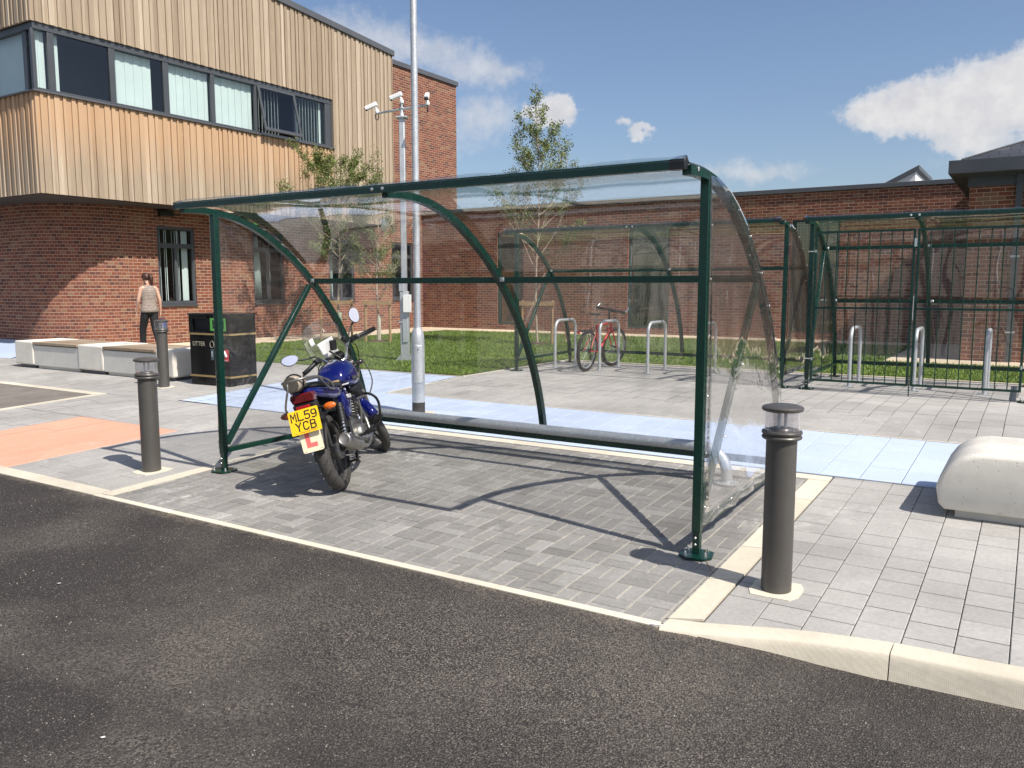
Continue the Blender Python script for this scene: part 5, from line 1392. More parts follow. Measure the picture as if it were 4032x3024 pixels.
wm = Matrix.Translation(pp.location) @ pp.rotation_euler.to_matrix().to_4x4()
bg_ = thing('handbag', 'dark blue bag hanging from the hand of the walking person', 'bag', wm @ Vector((.262, .03, .70)), (0, 0, radians(76)))
b = MB(); b.rings([[(x * k, y, z) for x, y in ((-.05, -.13), (.05, -.13), (.05, .13), (-.05, .13))] for z, k in ((-.27, 1.1), (-.14, 1.2), (-.02, .6))]); b.build('pouch', mat('navy_fabric', (.03, .06, .17), .7, fn=varied(.2, 15)), bg_, bevel=.02, segs=3)
b = MB(); b.tube([(0, -.07, -.03), (0, -.04, .04), (0, 0, .065), (0, .04, .04), (0, .07, -.03)], .006, 8); b.build('handle', trous, bg_, smooth=60)
# ================================================================ MOTORBIKE
blue = mat('metallic_blue_paint', (.004, .008, .135), .16, .35, fn=varied(.10, 3, 0, 60, rvar=.04), Coat_Weight=.8, Coat_Roughness=.04)
blk = mat('satin_black', (.012, .012, .013), .42, fn=varied(.25, 9, .08, 120))
blkr = mat('worn_black_metal', (.030, .028, .026), .5, .3, fn=varied(.3, 14, .15, 90, dark=(20, .6, .5, (.13, .11, .09))))
vinyl = mat('black_vinyl', (.018, .018, .018), .55, fn=varied(.2, 10, .25, 180))
foam = mat('torn_foam', (.46, .32, .14), .95, fn=varied(.2, 40, .6, 90))
chrome = mat('chrome', (.72, .72, .72), .16, 1, fn=varied(.1, 12))
alloy = mat('dull_alloy', (.30, .29, .27), .42, .85, fn=varied(.2, 9, .1, 80))
alld = mat('grey_alloy_wheel', (.11, .105, .10), .5, .5, fn=varied(.25, 12))
engm = mat('engine_casing', (.30, .29, .265), .38, .85, fn=varied(.2, 12, .1, 70))
redl = mat('red_lens', (.10, .006, .008), .12, fn=varied(.3, 25), Coat_Weight=.6)
redr = mat('red_reflector', (.42, .012, .018), .3, fn=varied(.2, 200))
orng = mat('orange_lens', (.62, .13, .012), .15, fn=varied(.25, 40), Coat_Weight=.6)
orngd = mat('dull_orange_lens', (.20, .045, .012), .2, fn=varied(.2, 40), Coat_Weight=.5)
yell = mat('yellow_plate', (.86, .55, .010), .35, fn=varied(.03, 20))
lpl = mat('cream_plate', (.80, .70, .50), .5, fn=varied(.03, 20))
lred = mat('faded_red_print', (.80, .16, .14), .55, fn=varied(.06, 40))
plblk = mat('plate_black', (.012, .012, .010), .5, fn=varied(.1, 30))
mirr = bpy.data.materials.new('mirror_glass'); mirr.use_nodes = True
_p = mirr.node_tree.nodes['Principled BSDF']; _p.inputs['Base Color'].default_value = (.80, .83, .88, 1); _p.inputs['Metallic'].default_value = 1; _p.inputs['Roughness'].default_value = .03
cloth = mat('grey_beige_cloth', (.060, .053, .043), .95, fn=varied(.25, 25, .5, 60))
clothl = mat('pale_cloth', (.33, .28, .22), .9, fn=varied(.2, 25, .5, 60))
def tyre_fn(t, p):
    co = t.coord(); s = t.new('ShaderNodeSeparateXYZ'); t.put(s, 0, co)
    a = t.math('ARCTAN2', s.outputs[2], s.outputs[0])
    y = t.math('ABSOLUTE', s.outputs[1])
    ph = t.math('ADD', t.math('MULTIPLY', a, 21), t.math('MULTIPLY', t.math('POWER', t.math('MULTIPLY', y, 22), 1.4), 3.1))
    # curved grooves sweeping out from the centre line
    w_ = t.math('ABSOLUTE', t.math('SINE', t.math('MULTIPLY', ph, .5)))
    g = t.ramp(w_, ((.05, 0), (.16, 1)))
    cen = t.ramp(t.math('ABSOLUTE', t.math('SUBTRACT', y, .010)), ((.0012, 0), (.0026, 1)))
    edge = t.ramp(y, ((.036, 0), (.040, 1)))
    h = t.math('MAXIMUM', t.math('MINIMUM', g, 1), edge)
    n = t.noise(co, 25, 5, .65)
    c = t.ramp(n, ((.3, (.028, .026, .024)), (.7, (.058, .054, .049))))
    t.put(p, 'Base Color', t.mix(h, (.010, .010, .010), c)); t.put(p, 'Normal', t.bump(h, .9, .004)); p.inputs['Roughness'].default_value = .72
tyrem = mat('rubber_tyre', rough=.72, fn=tyre_fn)

MOX, MOY = -4.496, 4.634
moto = thing('motorbike', 'blue motorbike with yellow plate and L plate leaning under the nearest shelter', 'motorbike', (MOX, MOY, gz(MOY) + .004), (radians(-15), 0, radians(120)))
# the rear axle sits at x=0; keep the lean pivot on the contact line
RK = radians(26); PIV = Vector((1.02, 0, .85)); STA = radians(40); AXS = Vector((-sin(RK), 0, cos(RK)))
RS = Matrix.Rotation(STA, 3, AXS)
steer = lambda q: PIV + RS @ (Vector(q) - PIV)
def wheel(center, R, w_, spokes, xf3, name='wheel', wid=.06):
    """cast wheel built about its hub; xf3 rotates it for steering"""
    c = Vector(center)
    o = bpy.data.objects.new(name, None)
    b = MB(xf=lambda q: xf3 @ Vector(q))
    rr = R - .065
    b.lathe([(rr - .018, -.016), (rr - .010, -.028), (rr + .004, -.034), (rr + .010, -.034), (rr + .002, -.022), (rr + .002, .022), (rr + .010, .034), (rr + .004, .034), (rr - .010, .028), (rr - .018, .016), (rr - .018, -.016)], axis='y', n=48)
    b.lathe([(.028, -.07), (.045, -.06), (.055, -.045), (.055, .045), (.045, .06), (.028, .07)], axis='y', n=24)
    for k in range(spokes):
        for da in (-.11, .11):
            a = 2 * pi * k / spokes + .35
            p0 = Vector((.045 * cos(a + da * 2), 0, .045 * sin(a + da * 2))); p1 = Vector((rr * cos(a + da), 0, rr * sin(a + da)))
            b.tube([p0, p1], [1, 1], 4, prof=[(x * .012, y * .012) for x, y in SQ], up=(0, 1, 0))
    w0 = b.build(name, alld, moto, smooth=35, loc=None); w0.location = c
    b = MB(xf=lambda q: xf3 @ Vector(q)); prof = []
    h = w_ / 2
    for k in range(17):
        a = pi * k / 16; prof.append((R - .062 + .062 * sin(a) ** .75, -h * cos(a)))
    prof = [(R - .066, -h * .62)] + prof + [(R - .066, h * .62), (R - .066, -h * .62)]
    b.lathe(prof, axis='y', n=72); ty = b.build('tyre', tyrem, w0, smooth=50)
    return w0
I3 = Matrix.Identity(3)
wr = wheel((0, 0, .302), .302, .104, 5, I3)
wf = wheel(steer((1.29, 0, .292)), .292, .080, 5, RS)
# shift tyre coordinates of the steered wheel stay local to the hub
def P(b, name, m, par=moto, **k): return b.build(name, m, par, **k)
# frame and swing arm
b = MB()
for s in (-1, 1):
    b.tube([(-.02, s * .095, .31), (.30, s * .085, .36), (.40, s * .075, .37)], .019, 8)
P(b, 'swing_arm', blkr, smooth=50)
b = MB()
for pts, r in (([(.98, 0, .86), (.80, .06, .84), (.45, .08, .76), (.1, .09, .74), (-.24, .07, .80)], .014), ([(.98, 0, .86), (.80, -.06, .84), (.45, -.08, .76), (.1, -.09, .74), (-.24, -.07, .80)], .014),
               ([(.98, 0, .80), (.92, 0, .55), (.84, 0, .36), (.72, 0, .27)], .019), ([(.42, .08, .74), (.40, .08, .5), (.38, .08, .34)], .016), ([(.42, -.08, .74), (.40, -.08, .5), (.38, -.08, .34)], .016)): b.tube(catm(pts) if False else pts, r, 8)
b.cyl((1.045, 0, .80), (.985, 0, .93), .030, n=14); P(b, 'frame', blk, smooth=50)
# rear shocks: dark damper with a bright lower body and coil
for s in (-1, 1):
    a0, a1 = Vector((-.02, s * .135, .335)), Vector((.07, s * .135, .655)); d = (a1 - a0)
    b = MB(); b.cyl(a0, a0 + d * .28, .017, n=12); b.lathe([(.012, -.012), (.020, -.012), (.020, .012), (.012, .012)], a0, 'y', 12); sh = P(b, 'shock_absorber', chrome, smooth=40)
    b = MB(); n_ = 9 * 14; up_ = Vector((0, 1, 0)); vv = d.normalized().cross(up_)
    b.tube([a0 + d * (.22 + .74 * i / n_) + (up_ * cos(i * 2 * pi / 14) + vv * sin(i * 2 * pi / 14)) * .029 for i in range(n_ + 1)], .0062, 6); P(b, 'spring', blk, sh, smooth=60)
    b = MB(); b.cyl(a0 + d * .28, a0 + d * .60, .019, n=12); P(b, 'damper', chrome, sh, smooth=40)
    b = MB(); b.cyl(a0 + d * .55, a1, .033, .030, n=16); P(b, 'shroud', blk, sh, smooth=40)
# rear mudguard and plate hanger
b = MB(); rr = []
for k in range(12):
    a = radians(40 + k * 11.5); c_ = Vector((.0 + .35 * cos(a), 0, .302 + .35 * sin(a))); hw = .062
    rr.append([c_ + Vector((cos(a) * dz_, y, sin(a) * dz_)) for y, dz_ in ((-hw, -.035), (-hw * .95, .0), (-hw * .5, .012), (0, .015), (hw * .5, .012), (hw * .95, 0), (hw, -.035))])
b.rings(rr, close=False, caps=False); P(b, 'rear_mudguard', blk, smooth=60, solid=.004)
b = MB(); b.rings([[(-.20, -.075, .66), (-.20, .075, .66), (-.27, .085, .76), (-.27, -.085, .76)], [(-.34, -.06, .60), (-.34, .06, .60), (-.365, .08, .74), (-.365, -.08, .74)]]); b.rings([[(-.335, -.055, .62), (-.335, .055, .62), (-.35, .055, .60), (-.35, -.055, .60)], [(-.39, -.05, .47), (-.39, .05, .47), (-.40, .05, .47), (-.40, -.05, .47)]]); P(b, 'plate_hanger', blk, bevel=.004)
# plates. local frame of the plate: faces backwards, tipped up a little
def plate_frame(c, tilt, roll=0): return Matrix.Translation(c) @ Matrix.Rotation(radians(-90), 4, 'Z') @ Matrix.Rotation(radians(90 - tilt), 4, 'X') @ Matrix.Rotation(radians(roll), 4, 'Z')
def rrect(w_, h_, r, n=4):
    o_ = []
    for cx, cy, a0 in ((w_ / 2 - r, h_ / 2 - r, 0), (-w_ / 2 + r, h_ / 2 - r, 90), (-w_ / 2 + r, -h_ / 2 + r, 180), (w_ / 2 - r, -h_ / 2 + r, 270)):
        for k in range(n + 1): a = radians(a0 + 90 * k / n); o_.append((cx + r * cos(a), cy + r * sin(a)))
    return o_
def on(Mx): return lambda q: (Mx @ Vector(q))
PM = plate_frame((-.415, .004, .628), 14, 1)
b = MB(xf=on(PM)); o_ = rrect(.229, .178, .010); b.rings([[(x, y, -.002) for x, y in o_], [(x, y, .0) for x, y in o_]]); pl = P(b, 'number_plate', yell)
def plate_text(txt, y, size, m, par, Mx, x=0, xs=.9, bold=.0, ex=.0004, sp=1.0):
    o = text_mesh(txt, size, m, 'lettering', par, (0, 0, 0), (0, 0, 0), ex, xs, bold=bold, space=sp)
    o.matrix_local = Mx @ Matrix.Translation((x, y, .0008)); return o
# plate characters drawn as even strokes, one mesh per character
GLY = {'M': [[(0, 0), (0, 1), (.5, .42), (1, 1), (1, 0)]], 'L': [[(0, 1), (0, 0), (1, 0)]],
       '5': [[(.95, 1), (.08, 1), (.03, .56), (.55, .62), (.88, .52), (1, .31), (.88, .09), (.55, 0), (.2, .02), (0, .14)]],
       '9': [[(1, .64), (.88, .46), (.5, .38), (.12, .46), (0, .68), (.12, .91), (.5, 1), (.88, .91), (1, .68), (1, .30), (.86, .08), (.5, 0), (.08, .06)]],
       'Y': [[(0, 1), (.5, .48), (1, 1)], [(.5, .48), (.5, 0)]],
       'C': [[(1, .80), (.86, .95), (.5, 1), (.13, .93), (0, .72), (0, .28), (.13, .07), (.5, 0), (.86, .05), (1, .20)]],
       'B': [[(0, 0), (0, 1), (.7, 1), (.92, .90), (.92, .65), (.7, .53), (0, .53)], [(.7, .53), (1, .42), (1, .12), (.74, 0), (0, 0)]]}
def glyph(ch, x, y, w_, h_, sw, par, Mx, m):
    b = MB(xf=on(Mx)); 
    for li, ln in enumerate(GLY[ch]):
        p = [Vector((x + a * w_, y + c * h_)) for a, c in ln]; L_, R_ = [], []
        for i in range(len(p)):
            d0 = (p[i] - p[i - 1]).normalized() if i else (p[1] - p[0]).normalized(); d1 = (p[i + 1] - p[i]).normalized() if i < len(p) - 1 else d0
            t_ = (d0 + d1); t_ = t_.normalized() if t_.length > 1e-6 else d0; nn = Vector((-t_.y, t_.x)); k = sw / 2 / max(.45, nn.dot(Vector((-d0.y, d0.x))))
            e = d0 * (-sw * .5) if i == 0 else (d1 * sw * .5 if i == len(p) - 1 else Vector((0, 0)))
            L_.append(p[i] + nn * k + e); R_.append(p[i] - nn * k + e)
        for i in range(len(p) - 1): b.poly([(*L_[i], .0009 + li * .0003), (*L_[i + 1], .0009 + li * .0003), (*R_[i + 1], .0009 + li * .0003), (*R_[i], .0009 + li * .0003)])
    b.build('plate_character', m, par, fixn=False)
for ch, x in (('M', -.096), ('L', -.043), ('5', .010), ('9', .060)): glyph(ch, x, .012, .036, .058, .0098, pl, PM, plblk)
for ch, x in (('Y', -.070), ('C', -.015), ('B', .040)): glyph(ch, x, -.063, .036, .058, .0098, pl, PM, plblk)
plate_text('CMC MOTORCYCLES', -.077, .0125, mat('orange_print', (.75, .16, .02), .5, fn=varied(.05, 30)), pl, PM, x=.01, xs=1.0)
for x, y in ((-.085, .066), (.078, .070), (-.082, -.079), (-.02, -.077), (.022, -.079), (.085, -.070)):
    b = MB(xf=on(PM)); b.lathe([(.0042, 0), (.0042, .0015), (.002, .003)], (x, y, 0), n=8); P(b, 'plate_screw', M['gold'], pl)
LM = plate_frame((-.412, -.002, .480), 8, 1)
b = MB(xf=on(LM)); o_ = rrect(.160, .170, .016); b.rings([[(x, y, -.004) for x, y in o_], [(x, y, -.002) for x, y in o_]]); lp = P(b, 'learner_plate', lpl)
b = MB(xf=on(LM)); b.rings([[(x, y, -.0019) for x, y in ((-.042, .065), (-.008, .065), (-.008, -.018), (.040, -.018), (.040, -.050), (-.042, -.050))], [(x, y, -.001) for x, y in ((-.042, .065), (-.008, .065), (-.008, -.018), (.040, -.018), (.040, -.050), (-.042, -.050))]]); P(b, 'learner_letter', lred, lp)
for x in (-.06, .062):
    b = MB(xf=on(LM)); b.lathe([(.003, -.002), (.003, .0)], (x, -.073, 0), n=8); P(b, 'plate_screw', blk, lp)
# tail light, reflector, indicators
b = MB(); b.rings([[(-.285, y * 1.0, z) for y, z in ((-.085, .745), (.085, .745), (.100, .79), (.088, .822), (-.088, .822), (-.100, .79))], [(-.345, y * .92, z + .004) for y, z in ((-.085, .75), (.085, .75), (.100, .79), (.088, .818), (-.088, .818), (-.100, .79))]]); P(b, 'tail_light', redl, bevel=.008, segs=3)
b = MB(); b.box((-.372, 0, .712), (.010, .105, .045), (0, radians(-12), 0)); P(b, 'rear_reflector', redr, bevel=.003)
for s in (-1, 1):
    b = MB(); b.cyl((-.26, s * .06, .69), (-.275, s * .125, .685), .013, .011, n=10); st_ = P(b, 'indicator', blk, smooth=50)
    b = MB(); b.lathe([(.002, -.052), (.018, -.040), (.027, -.018), (.029, .004), (.024, .026), (.012, .044), (.002, .050)], (0, 0, 0), 'y', 16); 
    b.v = [(x * .8 - .285, (y if s < 0 else -y) + s * .165, z * .95 + .682) for x, y, z in b.v]; P(b, 'indicator_lens', orng if s < 0 else orngd, st_, smooth=60)
# tail fairing, two long blue panels meeting behind the seat
for s in (-1, 1):
    b = MB(); rr = []
    for x, yo, z0, z1, yi in ((.34, .115, .70, .765, .05), (.24, .135, .685, .785, .05), (.10, .140, .69, .80, .06), (-.05, .132, .715, .815, .05), (-.18, .120, .745, .832, .03), (-.28, .098, .775, .845, .0), (-.335, .070, .80, .850, .0)):
        rr.append([(x, s * yi, z0 + .006), (x, s * yo * .92, z0), (x, s * yo, (z0 * .6 + z1 * .4)), (x, s * yo * .93, z1 - .012), (x, s * yo * .80, z1 + .002), (x, s * yi, z1 + .006)])
    b.rings(rr); P(b, 'tail_panel', blue, smooth=60, sub=1)
# side panels
for s in (-1, 1):
    b = MB(); rr = []
    for x, z0, z1, yo in ((.52, .60, .735, .112), (.45, .50, .745, .126), (.37, .46, .745, .134), (.30, .50, .735, .132), (.26, .60, .72, .122)):
        rr.append([(x, s * .06, z0), (x, s * yo * .95, z0 + .01), (x, s * (yo + .012), (z0 + z1) / 2), (x, s * yo, z1 - .01), (x, s * .06, z1)])
    b.rings(rr); sp_ = P(b, 'side_panel', blue, smooth=60, sub=1)
    if s < 0:
        o = text_mesh('YBR125', .040, M['white'], 'lettering', sp_, (0, 0, 0), (0, 0, 0), .0005, 1.1, bold=.0008)
        o.matrix_local = Matrix.Translation((.375, -.1475, .672)) @ Matrix.Rotation(radians(90), 4, 'X') @ Matrix.Shear('XY', 4, (.0, 0)) @ Matrix.Rotation(radians(-4), 4, 'Z')
# seat with a torn patch of foam
b = MB(); rr = []
for x, hw, z0, z1 in ((.50, .070, .775, .812), (.44, .105, .765, .820), (.32, .128, .760, .815), (.18, .135, .768, .812), (.08, .128, .785, .835), (.0, .122, .800, .862), (-.12, .112, .815, .878), (-.22, .098, .830, .885), (-.29, .070, .840, .880)):
    rr.append([(x, -hw * .9, z0), (x, -hw, (z0 + z1) / 2), (x, -hw * .86, z1 - .006), (x, -hw * .4, z1 + .003), (x, hw * .4, z1 + .003), (x, hw * .86, z1 - .006), (x, hw, (z0 + z1) / 2), (x, hw * .9, z0)])
b.rings(rr); seat = P(b, 'seat', vinyl, smooth=60, sub=1)
b = MB(); r = random.Random(4); pts = []
for k in range(16):
    a = 2 * pi * k / 16; pts.append((.375 + .050 * cos(a) * r.uniform(.6, 1.15), -.058 + .052 * sin(a) * r.uniform(.6, 1.15)))
b.rings([[(x, y, .805) for x, y in pts], [(x, y, .8225 - abs(y) * .03) for x, y in pts], [(.375 + (x - .375) * .5, -.058 + (y + .058) * .5, .819) for x, y in pts]]); P(b, 'foam_tear', foam, seat)
b = MB(); b.b2((.395, -.155, .765), (.455, -.112, .774)); P(b, 'label_sticker', M['white'], seat)
# grab rail / rack
b = MB()
gr = [(.02, -.145, .80), (-.06, -.150, .85), (-.22, -.130, .905), (-.36, -.105, .925), (-.43, -.06, .93), (-.445, 0, .93), (-.43, .06, .93), (-.36, .105, .925), (-.22, .130, .905), (-.06, .150, .85), (.02, .145, .80)]
def cat3(P_, k=5): 
    o_ = []; Q = [Vector(p) for p in P_]
    for i in range(len(Q) - 1):
        p0, p1, p2, p3 = Q[max(i - 1, 0)], Q[i], Q[i + 1], Q[min(i + 2, len(Q) - 1)]
        for j in range(k):
            t = j / k; o_.append(.5 * ((2 * p1) + (-p0 + p2) * t + (2 * p0 - 5 * p1 + 4 * p2 - p3) * t * t + (-p0 + 3 * p1 - 3 * p2 + p3) * t ** 3))
    return o_ + [Q[-1]]
b.tube(cat3(gr), .0095, 10, up=(0, 0, 1)); b.tube([(-.20, -.128, .903), (-.20, .128, .903)], .007, 8); b.tube([(-.33, -.11, .92), (-.33, .11, .92)], .007, 8)
b.tube(cat3([(.06, -.14, .775), (-.08, -.142, .80), (-.22, -.13, .90)]), .008, 8); b.tube(cat3([(.06, .14, .775), (-.08, .142, .80), (-.22, .13, .90)]), .008, 8)
b.tube(cat3([(-.44, .04, .93), (-.452, .05, .87), (-.44, .085, .80), (-.40, .12, .74), (-.36, .128, .71)]), .008, 8)
P(b, 'grab_rail', alloy, smooth=60)
# rolled grey cover strapped on the rack
roll = thing('rolled_cover', 'rolled up grey beige cloth cover strapped on the rack behind the motorbike seat', 'cloth roll')
b = MB(); rr = []; r = random.Random(2)
for k, (x, rad) in enumerate(((-.440, .040), (-.446, .060), (-.432, .068), (-.38, .066), (-.32, .068), (-.27, .062), (-.23, .050), (-.20, .028))):
    rr.append([(x + r.uniform(-.006, .006), .018 + rad * cos(a) * (1 + r.uniform(-.07, .07)), .905 + rad * .92 * sin(a) * (1 + r.uniform(-.07, .07))) for a in [2 * pi * j / 18 for j in range(18)]])
b.rings(rr); b.build('cloth', clothl, roll, smooth=60, sub=1)
b = MB(); b.lathe([(.002, -.449), (.040, -.452), (.054, -.450), (.058, -.440)], (0, .018, .905), 'x', 20); b.build('cloth_end', cloth, roll, smooth=60)
b = MB(); b.tube([(-.36, .018 + .071 * cos(a), .905 + .068 * sin(a)) for a in [2 * pi * j / 18 for j in range(18)]], .006, 5, closed=True); b.build('strap', blk, roll)
roll.matrix_basis = Matrix.Translation(moto.location) @ moto.rotation_euler.to_matrix().to_4x4()
# tank
b = MB(); rr = []
for x, hw, z0, z1, sh_ in ((.50, .085, .775, .835, .55), (.54, .118, .755, .900, .6), (.60, .140, .735, .945, .66), (.68, .158, .720, .968, .70), (.78, .165, .715, .972, .72), (.86, .152, .725, .955, .70), (.92, .120, .745, .925, .62), (.955, .070, .775, .885, .5)):
    row = []
    for yy, zz in ((0, 0), (.75, .0), (.96, .12), (1.0, .38), (.97, .62), (.82, .86), (.50, .975), (.0, 1.0)): row.append((x, -hw * yy, z0 + (z1 - z0) * zz))
    row += [(x, -y, z) for x, y, z in row[-2:0:-1]]
    rr.append(row)
b.rings(rr); tank = P(b, 'fuel_tank', blue, smooth=70, sub=2)
b = MB(); b.lathe([(.035, .966), (.035, .975), (.028, .980), (.001, .981)], (.76, 0, 0), n=20); P(b, 'filler_cap', chrome, tank, smooth=40)
for s in (-1, 1):
    b = MB(); rr = []
    for x, zc in ((.62, .800), (.72, .792), (.82, .800), (.89, .825)): rr.append([(x, s * .150, zc - .012), (x, s * .1695 * (1 if x < .85 else .87), zc - .010), (x, s * .1695 * (1 if x < .85 else .87), zc + .012), (x, s * .150, zc + .014)])
    b.rings(rr); P(b, 'tank_trim', chrome, tank, smooth=50)
b = MB(); b.rings([[(x, y, z) for x, z in ((.12, .56), (.14, .74), (.52, .74), (.50, .50), (.36, .42), (.20, .46))] for y in (-.085, .085)]); P(b, 'battery_box', blk, bevel=.01)
# shroud / scoop beside the tank, knee black box (air box on the right)
for s in (-1, 1):
    b = MB(); rr = []
    for x, z0, z1, y0 in ((.66, .66, .725, .10), (.74, .62, .735, .135), (.84, .60, .75, .15), (.94, .63, .77, .135), (1.0, .68, .76, .11)): rr.append([(x, s * (y0 - .05), z0), (x, s * y0, z0 + .015), (x, s * (y0 + .015), (z0 + z1) / 2), (x, s * y0, z1 - .01), (x, s * (y0 - .05), z1)])
    b.rings(rr); P(b, 'tank_shroud', blk, smooth=60, sub=1)
# engine: crankcase, clutch cover, finned barrel, head
b = MB(); b.rings([[(x, y, z) for x, z in ((.38, .27), (.42, .44), (.52, .47), (.66, .45), (.78, .38), (.80, .28), (.70, .21), (.46, .21))] for y in (-.09, .09)]); eng = P(b, 'crankcase', engm, bevel=.02, segs=3)
b = MB(); b.lathe([(.001, -.145), (.045, -.145), (.075, -.138), (.093, -.118), (.098, -.085)], (.60, 0, .325), 'y', 32)
b.v = [(x, y, z) for x, y, z in b.v]; P(b, 'clutch_cover', engm, eng, smooth=40)
b = MB(); b.lathe([(.093, .085), (.088, .115), (.06, .128), (.001, .130)], (.60, 0, .325), 'y', 32); P(b, 'generator_cover', engm, eng, smooth=40)
b = MB(); ax_ = Vector((.32, 0, .95)).normalized(); base = Vector((.68, 0, .44))
b.tube([base, base + ax_ * .22], .058, 16)
for k in range(8): c_ = base + ax_ * (.03 + k * .024); b.tube([c_, c_ + ax_ * .007], 1, 8, prof=[(.085 * x, .082 * y) for x, y in ((-1, -.7), (-.7, -1), (.7, -1), (1, -.7), (1, .7), (.7, 1), (-.7, 1), (-1, .7))], up=(0, 1, 0))
P(b, 'cylinder_barrel', alloy, eng)
# exhaust: header, silencer with heat shield
b = MB(); hp = cat3([(.80, -.03, .60), (.89, -.06, .56), (.91, -.09, .42), (.84, -.115, .27), (.66, -.13, .22), (.42, -.155, .235), (.22, -.165, .28)]); b.tube(hp, .017, 12); P(b, 'header_pipe', alloy, smooth=60)
b = MB(); a0, a1 = Vector((.24, -.165, .275)), Vector((-.225, -.185, .405)); u_ = (a1 - a0).normalized()
Rm = u_.to_track_quat('Z', 'Y').to_matrix()
b.lathe([(.018, -.01), (.040, .03), (.052, .06), (.054, .44), (.050, .470), (.042, .484), (.030, .486), (.028, .46)], a0, 'z', 32, R=Rm); ex = P(b, 'silencer', alloy, smooth=45)
b = MB(); b.lathe([(.0545, .435), (.0565, .445), (.0565, .468), (.050, .485), (.040, .492), (.033, .488)], a0, 'z', 32, R=Rm); P(b, 'end_cap', alloy, ex, smooth=45)
b = MB(); b.lathe([(.0305, .462), (.013, .462), (.012, .458)], a0, 'z', 20, R=Rm); P(b, 'outlet', M['room'], ex)
b = MB(); rr = []
for t_ in (.08, .16, .26, .33, .36): rr.append([a0 + Rm @ Vector((.061 * cos(a), .061 * sin(a), t_ + (.02 * cos(a * 3)))) for a in [radians(q) for q in range(20, 121, 10)]])
b.rings(rr, close=False, caps=False); P(b, 'heat_shield', chrome, ex, smooth=60, solid=.003)
# rider pegs, brake pedal, kick starter, stands, chain case, brake plate
b = MB(); b.tube([(.43, -.10, .32), (.45, -.17, .33), (.45, -.27, .335)], .013, 8); b.box((.45, -.225, .34), (.04, .09, .028)); P(b, 'foot_peg', blk, bevel=.003)
b = MB(); b.tube([(.43, .10, .32), (.45, .17, .33), (.45, .27, .335)], .013, 8); b.box((.45, .225, .34), (.04, .09, .028)); P(b, 'foot_peg', blk, bevel=.003)
b = MB(); b.tube(cat3([(.48, -.13, .31), (.56, -.17, .29), (.66, -.185, .30), (.70, -.18, .315)]), .007, 8); P(b, 'brake_pedal', chrome, smooth=60)
b = MB(); b.tube(cat3([(.56, -.14, .42), (.55, -.165, .52), (.53, -.175, .62)]), .009, 8); b.cyl((.53, -.165, .62), (.53, -.235, .63), .012, n=10); P(b, 'kick_lever', alloy, smooth=60)
b = MB(); b.tube([(.46, .12, .27), (.42, .24, .10), (.41, .285, .015)], .011, 8); b.box((.405, .30, .008), (.05, .07, .010)); P(b, 'side_stand', blk)
b = MB()
for s in (-1, 1): b.tube([(.34, s * .09, .27), (.20, s * .12, .17), (.12, s * .15, .16)], .012, 8)
b.tube([(.20, -.12, .17), (.20, .12, .17)], .010, 8); P(b, 'centre_stand', blkr)
b = MB(); b.rings([[(x, y, z) for x, z in ((-.10, .33), (-.06, .38), (.30, .42), (.44, .40), (.44, .28), (.30, .27), (-.05, .24), (-.10, .28))] for y in (.095, .120)]); P(b, 'chain_case', blk, bevel=.008)
b = MB(); b.lathe([(.02, -.082), (.060, -.078), (.066, -.062), (.066, -.045)], (0, 0, .302), 'y', 28); P(b, 'brake_drum', alloy, smooth=40)
b = MB(); b.tube([(-.02, -.10, .26), (.12, -.12, .23), (.30, -.11, .25)], .006, 8); P(b, 'brake_rod', chrome)
# crash bar
b = MB()
for s in (-1, 1): b.tube(cat3([(.92, s * .03, .60), (.90, s * .16, .62), (.88, s * .24, .56), (.86, s * .25, .46), (.86, s * .20, .34), (.84, s * .05, .30)]), .0115, 10)
P(b, 'crash_bar', blk, smooth=60)
b = MB()
for s in (-1, 1): b.cyl((.86, s * .255, .40), (.86, s * .18, .38), .022, n=12)
P(b, 'highway_peg', blk, smooth=50)
# ---- steered parts
SM = lambda: MB(xf=steer)
b = SM()
for s in (-1, 1):
    b.cyl((1.29, s * .085, .292), (1.135, s * .085, .61), .019, n=14)
P(b, 'fork_leg', alloy, smooth=50)
b = SM()
for s in (-1, 1): b.cyl((1.135, s * .085, .61), (1.005, s * .085, .90), .015, n=14)
P(b, 'fork_stanchion', chrome, smooth=50)
b = SM(); b.box((1.02, 0, .90), (.09, .22, .028), (0, radians(-26), 0)); b.box((1.09, 0, .765), (.08, .22, .03), (0, radians(-26), 0)); P(b, 'fork_yoke', alloy, bevel=.006)
b = SM(); rr = []
for k in range(14):
    a = radians(28 + k * 10.5); c_ = Vector((1.29 + .315 * cos(a), 0, .292 + .315 * sin(a))); hw = .056 * (1 - .25 * abs(k - 6.5) / 7)
    rr.append([c_ + Vector((cos(a) * q, y, sin(a) * q)) for y, q in ((-hw, -.045), (-hw, -.01), (-hw * .75, .012), (0, .022), (hw * .75, .012), (hw, -.01), (hw, -.045))])
b.rings(rr, close=False, caps=False); P(b, 'front_mudguard', blue, smooth=60, solid=.004)
b = SM(); b.lathe([(.001, -.09), (.05, -.08), (.082, -.045), (.092, .0), (.090, .03), (.082, .035)], (1.16, 0, .86), 'x', 28); P(b, 'headlamp', chrome, smooth=50)
b = SM(); b.lathe([(.083, .03), (.06, .046), (.001, .052)], (1.16, 0, .86), 'x', 28); P(b, 'headlamp_lens', M['lampglass'], smooth=50)
